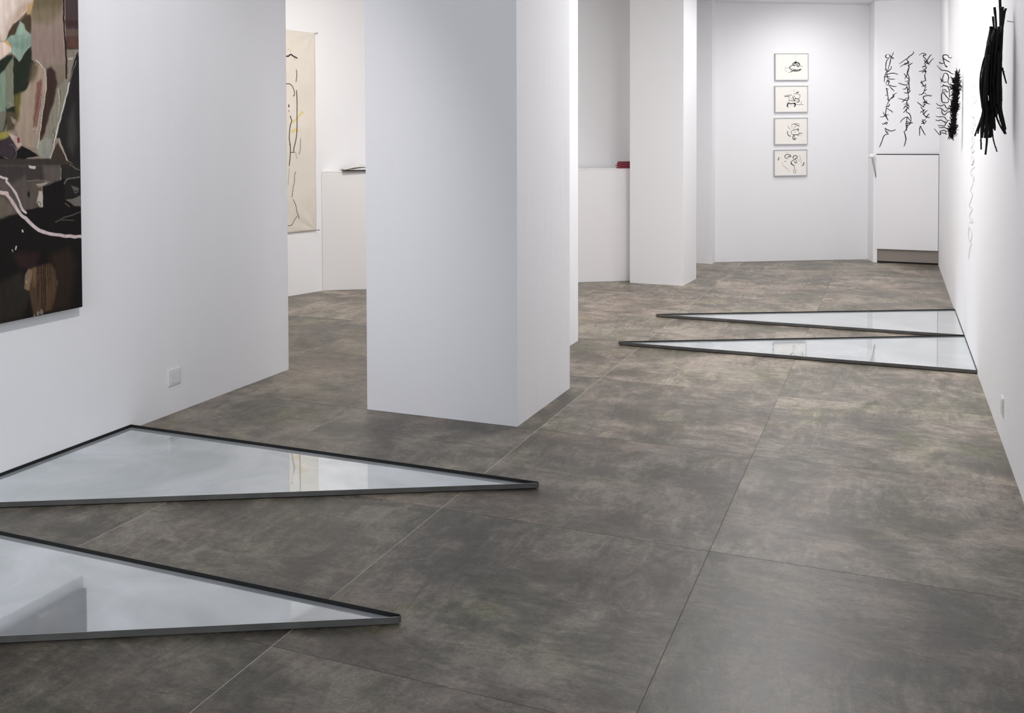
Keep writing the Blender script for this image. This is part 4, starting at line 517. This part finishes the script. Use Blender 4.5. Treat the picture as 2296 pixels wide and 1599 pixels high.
for w_, c_, pts in CANVAS:
    bb = MB(); bb.ribbon([tuple(q) for q in smoothed([(x_, z_, 0) for x_, z_ in pts], 4)], w_*.0021, 0)
    b = MB(); b.add([(x_, cloth_y(x_, z_)-.0012, z_) for x_, y_, z_ in bb.v], bb.f); b.build('ink_line', ink(40), t)
for w_, pts in STAIN:
    bb = MB(); bb.ribbon([tuple(q) for q in smoothed([(x_, z_, 0) for x_, z_ in pts], 5)], w_*.0030, 0)
    b = MB(); b.add([(x_, cloth_y(x_, z_)-.0009, z_) for x_, y_, z_ in bb.v], bb.f); b.build('yellow_mark', M['stain'], t)
for (px_, pz_) in ((cw1, cz1), (cw1, cz0+.01)):
    b = MB(); b.tube([(px_-.004, .002, pz_-.006), (px_+.0, -.03, pz_-.004), (px_+.012, -.045, pz_-.003)], [.003, .003, .006], 6); b.build('pin', M['nail'], t)
# ------------------------------------------------------------------ hanging columns of wire letters
GL = ['leftmost hanging column of black wire scribble letters before the far wall', 'second hanging column of black wire letters, its tail curving down',
      'third hanging column of black wire letters, ending in a hooked V', 'fourth hanging column of wide black wire letters, beside the bristly black bundle']
for k, colm in enumerate(LETTERS):
    allp = [q for s_ in colm for q in s_]; cx = sum(q[0] for q in allp)/len(allp)
    t = thing('wire_letter_column', GL[k], 'hanging sculpture', (cx, 9.9, 0), 0, 'hanging columns of black wire letters')
    rr = random.Random(k)
    for s_ in colm:
        zo = rr.uniform(-.012, .012)
        P3 = [(q[0]-cx, zo+rr.uniform(-.006, .006), q[1]) for q in s_]
        P3 = smoothed(P3, 3); n = len(P3)
        rad = [.0038*(.75+.5*math.sin(math.pi*i/(n-1))+rr.uniform(-.12, .18)) for i in range(n)]
        b = MB(); b.tube(P3, rad, 6); b.build('wire_stroke', M['wire'], t, True)
    zmin = min(q[1] for q in allp)+.25
    for dx in (-.022, .022):
        b = MB(); b.tube([(dx, 0, CEIL), (dx, 0, zmin)], .00006, 4); b.build('thread', M['thread'], t)
# ------------------------------------------------------------------ bristly bundle beside the letters
t = thing('bristle_bundle', 'dense bristly black twig cluster hanging at the right wall beside the wire letters', 'hanging sculpture', (.45, 9.0, 0))
rr = random.Random(11); P = [Vector(q) for q in CLUMP]
segs = 720; groups = [MB() for _ in range(6)]
for s_ in range(segs):
    tt = rr.random()*(len(P)-1); i = int(tt); f_ = tt-i
    q = P[i]*(1-f_)+P[min(i+1, len(P)-1)]*f_
    cx, cz, hw = q.x-.45, q.y, q.z
    hw = hw*(.75+.25*math.sin(cz*34))
    a = rr.uniform(0, 2*math.pi); r0 = rr.uniform(0, .45)*hw
    x0, y0 = cx+math.cos(a)*r0, math.sin(a)*r0
    a2 = a+rr.uniform(-.6, .6); L_ = hw*rr.uniform(.35, 1.15)
    x1, y1 = x0+math.cos(a2)*L_, y0+math.sin(a2)*L_*1.6; dz = rr.uniform(-.045, .05)
    x1 = min(x1, .094)
    xm, ym = (x0+x1)/2+rr.uniform(-.006, .006), (y0+y1)/2+rr.uniform(-.006, .006)
    groups[s_ % 6].tube([(x0, y0, cz), (xm, ym, cz+dz*.6), (x1, y1, cz+dz)], [.0042, .0034, .0018], 4)
allb = MB()
for g in groups: allb.add(g.v, g.f)
o = allb.build('bristle', M['char'], t); o['kind'] = 'stuff'
b = MB(); b.tube([(CLUMP[i_][0]-.45, 0, CLUMP[i_][1]) for i_ in range(len(CLUMP))], [.012, .022, .018, .022, .015, .014, .020, .020, .009], 7); b.build('core_stem', M['char'], t)
b = MB(); b.tube([(CLUMP[0][0]-.45, 0, CLUMP[0][1]), (CLUMP[0][0]-.45, 0, CEIL)], .0004, 4); b.build('thread', M['thread'], t)
# ------------------------------------------------------------------ bundle of charred branches on the right wall
t = thing('charred_branch_bundle', 'tall bundle of charred black branches mounted on the right wall', 'wall sculpture', (.55, 5.3, 0))
rr = random.Random(5)
def twig(pts, r0, r1):
    P3 = smoothed(pts, 4); n = len(P3)
    b = MB(); b.tube(P3, [(r0+(r1-r0)*i/(n-1))*(1+rr.uniform(-.10, .10)) for i in range(n)], 7)
    for q in range(rr.randint(2, 5) if n > 3 else 0):   # bud stubs
        k = rr.randint(1, n-2); p_ = P3[k]; a = rr.uniform(0, 6.28); d = Vector((math.cos(a), math.sin(a), .5))*rr.uniform(.005, .009)
        b.tube([p_, p_+d], [.003, .0015], 4)
    b.build('twig', M['char'], t, True)
# local x: distance from the wall (negative into the room)
BUNDLE=[([[-.0629,2.3473],[-.0604,2.284],[-.0581,2.1839],[-.0611,1.9996],[-.0667,1.8413]],.0075),([[-.0841,2.2853],[-.0789,2.2429],[-.0756,2.1848],[-.0781,2.053],[-.0814,1.8945]],.007),([[-.094,2.2358],[-.0899,2.196],[-.0857,2.1061],[-.0914,1.9477]],.006),([[-.0519,2.2809],[-.0524,2.2363],[-.0531,2.1574],[-.0566,2.0205],[-.0578,1.8939],[-.0523,1.8146]],.009),([[-.0308,2.2798],[-.0376,2.2565],[-.0442,2.2096],[-.0505,2.1309],[-.0552,2.0205]],.0075),([[-.04,2.2593],[-.0443,2.2201],[-.0508,2.1573]],.008),([[-.1031,2.1861],[-.1003,2.1437],[-.1019,2.0539],[-.108,1.9482],[-.1095,1.8422]],.008),([[-.1071,2.1043],[-.109,2.0541],[-.1152,1.9484],[-.118,1.8424]],.007),([[-.1188,2.0863],[-.1198,2.0439],[-.1248,1.9593],[-.1312,1.8692],[-.1302,1.7629]],.008),([[-.1293,2.0337],[-.1394,1.9916],[-.1476,1.9387],[-.149,1.8856],[-.1453,1.8429],[-.135,1.7629],[-.1273,1.7096]],.0045),([[-.1323,1.9913],[-.1427,1.9279],[-.1456,1.8802],[-.1417,1.8162],[-.1326,1.7576]],.0045),([[-.05,1.9781],[-.0441,1.9463],[-.0319,1.8986]],.005),([[-.0559,1.9467],[-.0525,1.841],[-.053,1.7882],[-.0469,1.7458],[-.0347,1.6929],[-.0311,1.6691]],.0085),([[-.0691,1.8413],[-.0638,1.7778],[-.0538,1.7248],[-.0319,1.6479]],.008),([[-.0804,1.7886],[-.0752,1.7356],[-.0582,1.6878],[-.0366,1.6495]],.006),([[-.0857,1.8417],[-.0824,1.7463],[-.0796,1.6932],[-.0784,1.6678]],.007),([[-.1283,1.816],[-.1372,1.747],[-.1536,1.6939],[-.1709,1.638]],.0055),([[-.1235,1.8159],[-.1324,1.7363],[-.144,1.6938],[-.1532,1.6502]],.006),([[-.1214,1.8424],[-.1348,1.7363],[-.1559,1.6886],[-.1596,1.6753]],.006),([[-.1325,1.7469],[-.1391,1.6831],[-.14,1.6298],[-.1385,1.5701]],.005),([[-.1183,1.7627],[-.1166,1.6829],[-.1179,1.6191],[-.1244,1.5456]],.0065),([[-.1135,1.6563],[-.113,1.6031]],.006),([[-.0992,1.7624],[-.0935,1.6562],[-.0859,1.6084],[-.0712,1.5596]],.0045),([[-.1233,1.7893],[-.1297,1.7097],[-.1372,1.6298]],.009),([[-.1137,1.7892],[-.1202,1.7096],[-.1266,1.6287]],.009),([[-.1044,1.8156],[-.1083,1.7094],[-.1147,1.6297]],.009),([[-.0952,1.8419],[-.0963,1.7093],[-.1004,1.6297]],.009),([[-.0994,1.7889],[-.0937,1.6828],[-.098,1.6323]],.008),([[-.0899,1.7888],[-.0892,1.7092],[-.0865,1.6747]],.008),([[-.0594,1.9995],[-.062,1.9579],[-.0648,1.9163],[-.0676,1.8747],[-.0705,1.833]],.0089),([[-.0729,2.0557],[-.0747,1.9908],[-.0759,1.9259],[-.0764,1.8609],[-.0753,1.7958]],.0081),([[-.0734,2.1582],[-.0827,2.0636],[-.0889,1.9686],[-.0929,1.8734],[-.0914,1.7779]],.0085),([[-.0566,1.999],[-.0571,1.9395],[-.0574,1.8799],[-.0582,1.8203],[-.0601,1.7606]],.0069),([[-.0962,2.1855],[-.1143,2.0832],[-.1287,1.9805],[-.1384,1.8772],[-.1321,1.7734]],.0073),([[-.0623,2.0841],[-.0652,2.0029],[-.0681,1.9215],[-.0705,1.84],[-.0727,1.7584]],.0061),([[-.0856,2.1631],[-.0958,2.0644],[-.1016,1.9653],[-.1032,1.8658],[-.0963,1.7662]],.0084),([[-.113,2.0121],[-.1191,1.9403],[-.1215,1.8683],[-.1168,1.796],[-.1127,1.7238]],.0092),([[-.072,2.0316],[-.0713,1.971],[-.0695,1.9103],[-.0672,1.8496],[-.0645,1.7889]],.0094),([[-.1112,2.0402],[-.1201,1.9645],[-.1255,1.8885],[-.125,1.8123],[-.1185,1.736]],.0079),([[-.092,2.0051],[-.0941,1.9459],[-.094,1.8864],[-.0925,1.827],[-.0879,1.7674]],.0072),([[-.0644,2.0093],[-.065,1.9503],[-.065,1.8912],[-.065,1.8321],[-.0649,1.773]],.0092),([[-.0717,2.0924],[-.0758,2.0216],[-.0797,1.9508],[-.0823,1.8798],[-.0832,1.8088]],.0084),([[-.1144,2.0093],[-.1178,1.9577],[-.1186,1.906],[-.1187,1.8543],[-.1131,1.8024]],.0071),([[-.0589,2.0479],[-.0593,1.9776],[-.0595,1.9073],[-.0596,1.8369],[-.0606,1.7665]],.0083),([[-.0761,2.1276],[-.0826,2.0487],[-.087,1.9696],[-.0897,1.8903],[-.0896,1.8109]],.0093),([[-.0697,2.1747],[-.0786,2.0615],[-.0829,1.9479],[-.0837,1.834],[-.0914,1.72]],.0092),([[-.109,2.0419],[-.1139,1.99],[-.118,1.938],[-.1199,1.8859],[-.1203,1.8337]],.007),([[-.1095,2.0157],[-.1143,1.9685],[-.1177,1.9213],[-.12,1.874],[-.1199,1.8266]],.009),([[-.0917,2.1486],[-.1061,2.0399],[-.1169,1.9308],[-.1199,1.8212],[-.1141,1.7113]],.0085),([[-.1079,2.1188],[-.1185,2.0437],[-.1272,1.9684],[-.1322,1.8928],[-.1312,1.817]],.0063),([[-.0534,2.1839],[-.0611,2.0717],[-.0652,1.9591],[-.0692,1.8463],[-.0811,1.7334]],.0069),([[-.0618,2.1579],[-.0667,2.0723],[-.0677,1.9863],[-.0679,1.9003],[-.0673,1.8141]],.0073),([[-.1251,1.9931],[-.1316,1.9501],[-.1354,1.9068],[-.1391,1.8636],[-.1384,1.8202]],.0072),([[-.0813,2.0414],[-.085,1.9874],[-.0885,1.9334],[-.091,1.8792],[-.0923,1.825]],.0061),([[-.0925,2.0371],[-.0959,1.961],[-.0966,1.8848],[-.0937,1.8084],[-.095,1.732]],.0086),([[-.065,2.0483],[-.0679,1.9792],[-.0706,1.91],[-.0732,1.8407],[-.074,1.7714]],.0083),([[-.0851,2.17],[-.0963,2.0719],[-.103,1.9734],[-.1059,1.8746],[-.1003,1.7755]],.0064),([[-.0779,2.1114],[-.086,2.0252],[-.093,1.9389],[-.098,1.8523],[-.096,1.7655]],.0094),([[-.1018,2.0696],[-.1116,1.9975],[-.1209,1.9253],[-.128,1.8528],[-.1243,1.78]],.008),([[-.0922,2.1794],[-.1072,2.0945],[-.1198,2.0092],[-.1308,1.9236],[-.1375,1.8378]],.0063),([[-.0772,2.0882],[-.0802,1.9903],[-.0807,1.8923],[-.078,1.794],[-.0909,1.6958]],.0095),([[-.0992,2.1019],[-.1073,2.028],[-.1144,1.9539],[-.1179,1.8796],[-.1157,1.805]],.0082),([[-.069,2.0476],[-.0712,1.9866],[-.073,1.9256],[-.0744,1.8646],[-.0747,1.8034]],.0078),([[-.0979,2.184],[-.1156,2.0842],[-.1294,1.9838],[-.1386,1.8831],[-.1332,1.7818]],.0085),([[-.0887,2.1707],[-.1027,2.0824],[-.1137,1.9937],[-.1226,1.9047],[-.1248,1.8155]],.0068),([[-.083,2.0973],[-.088,2.0221],[-.0919,1.9469],[-.0934,1.8714],[-.0912,1.7958]],.0067),([[-.0629,1.9965],[-.0641,1.9308],[-.0649,1.865],[-.0656,1.7992],[-.0768,1.7334]],.0078),([[-.0713,2.1796],[-.0811,2.0801],[-.0867,1.9802],[-.0903,1.8801],[-.0885,1.7797]],.0066),([[-.1169,2.0306],[-.1242,1.9702],[-.1291,1.9096],[-.1327,1.8489],[-.1264,1.788]],.0092),([[-.0745,2.132],[-.0832,2.0234],[-.089,1.9144],[-.0902,1.8052],[-.0991,1.6959]],.0061),([[-.0672,2.1694],[-.0736,2.0764],[-.0755,1.9831],[-.0757,1.8897],[-.0738,1.7961]],.0084),([[-.1119,2.1011],[-.1234,2.0216],[-.1337,1.9419],[-.1391,1.8619],[-.1323,1.7815]],.0067),([[-.0713,2.1751],[-.0812,2.0816],[-.0874,1.9879],[-.0921,1.8939],[-.0924,1.7996]],.0093)]
for k, (pts, r0) in enumerate(BUNDLE):
    if k < 29: yy = rr.uniform(-.05, .05)
    else: yy = rr.uniform(-.06, .06)
    twig([(q[0], yy+rr.uniform(-.006, .006), q[1]) for q in pts], r0*.85, r0*.68)

b = MB(); b.tube([(0, .02, 2.205), (-.03, .0, 2.21)], .0018, 6); b.build('wall_hook', M['nail'], t)
# ------------------------------------------------------------------ shadow of the hanging letters, painted on the right wall as pale strokes
t = thing('letter_shadow_marks', 'very faint shadow of the hanging letters painted in pale grey on the right wall before the branch bundle', 'painted shadow', (.55, 8.0, 0), -math.pi/2)
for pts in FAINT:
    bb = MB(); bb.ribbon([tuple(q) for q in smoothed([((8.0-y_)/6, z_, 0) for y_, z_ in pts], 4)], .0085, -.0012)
    b = MB(); b.add([(x_*6, y_, z_) for x_, y_, z_ in bb.v], bb.f); b.build('shadow_stroke', M['faint'], t)
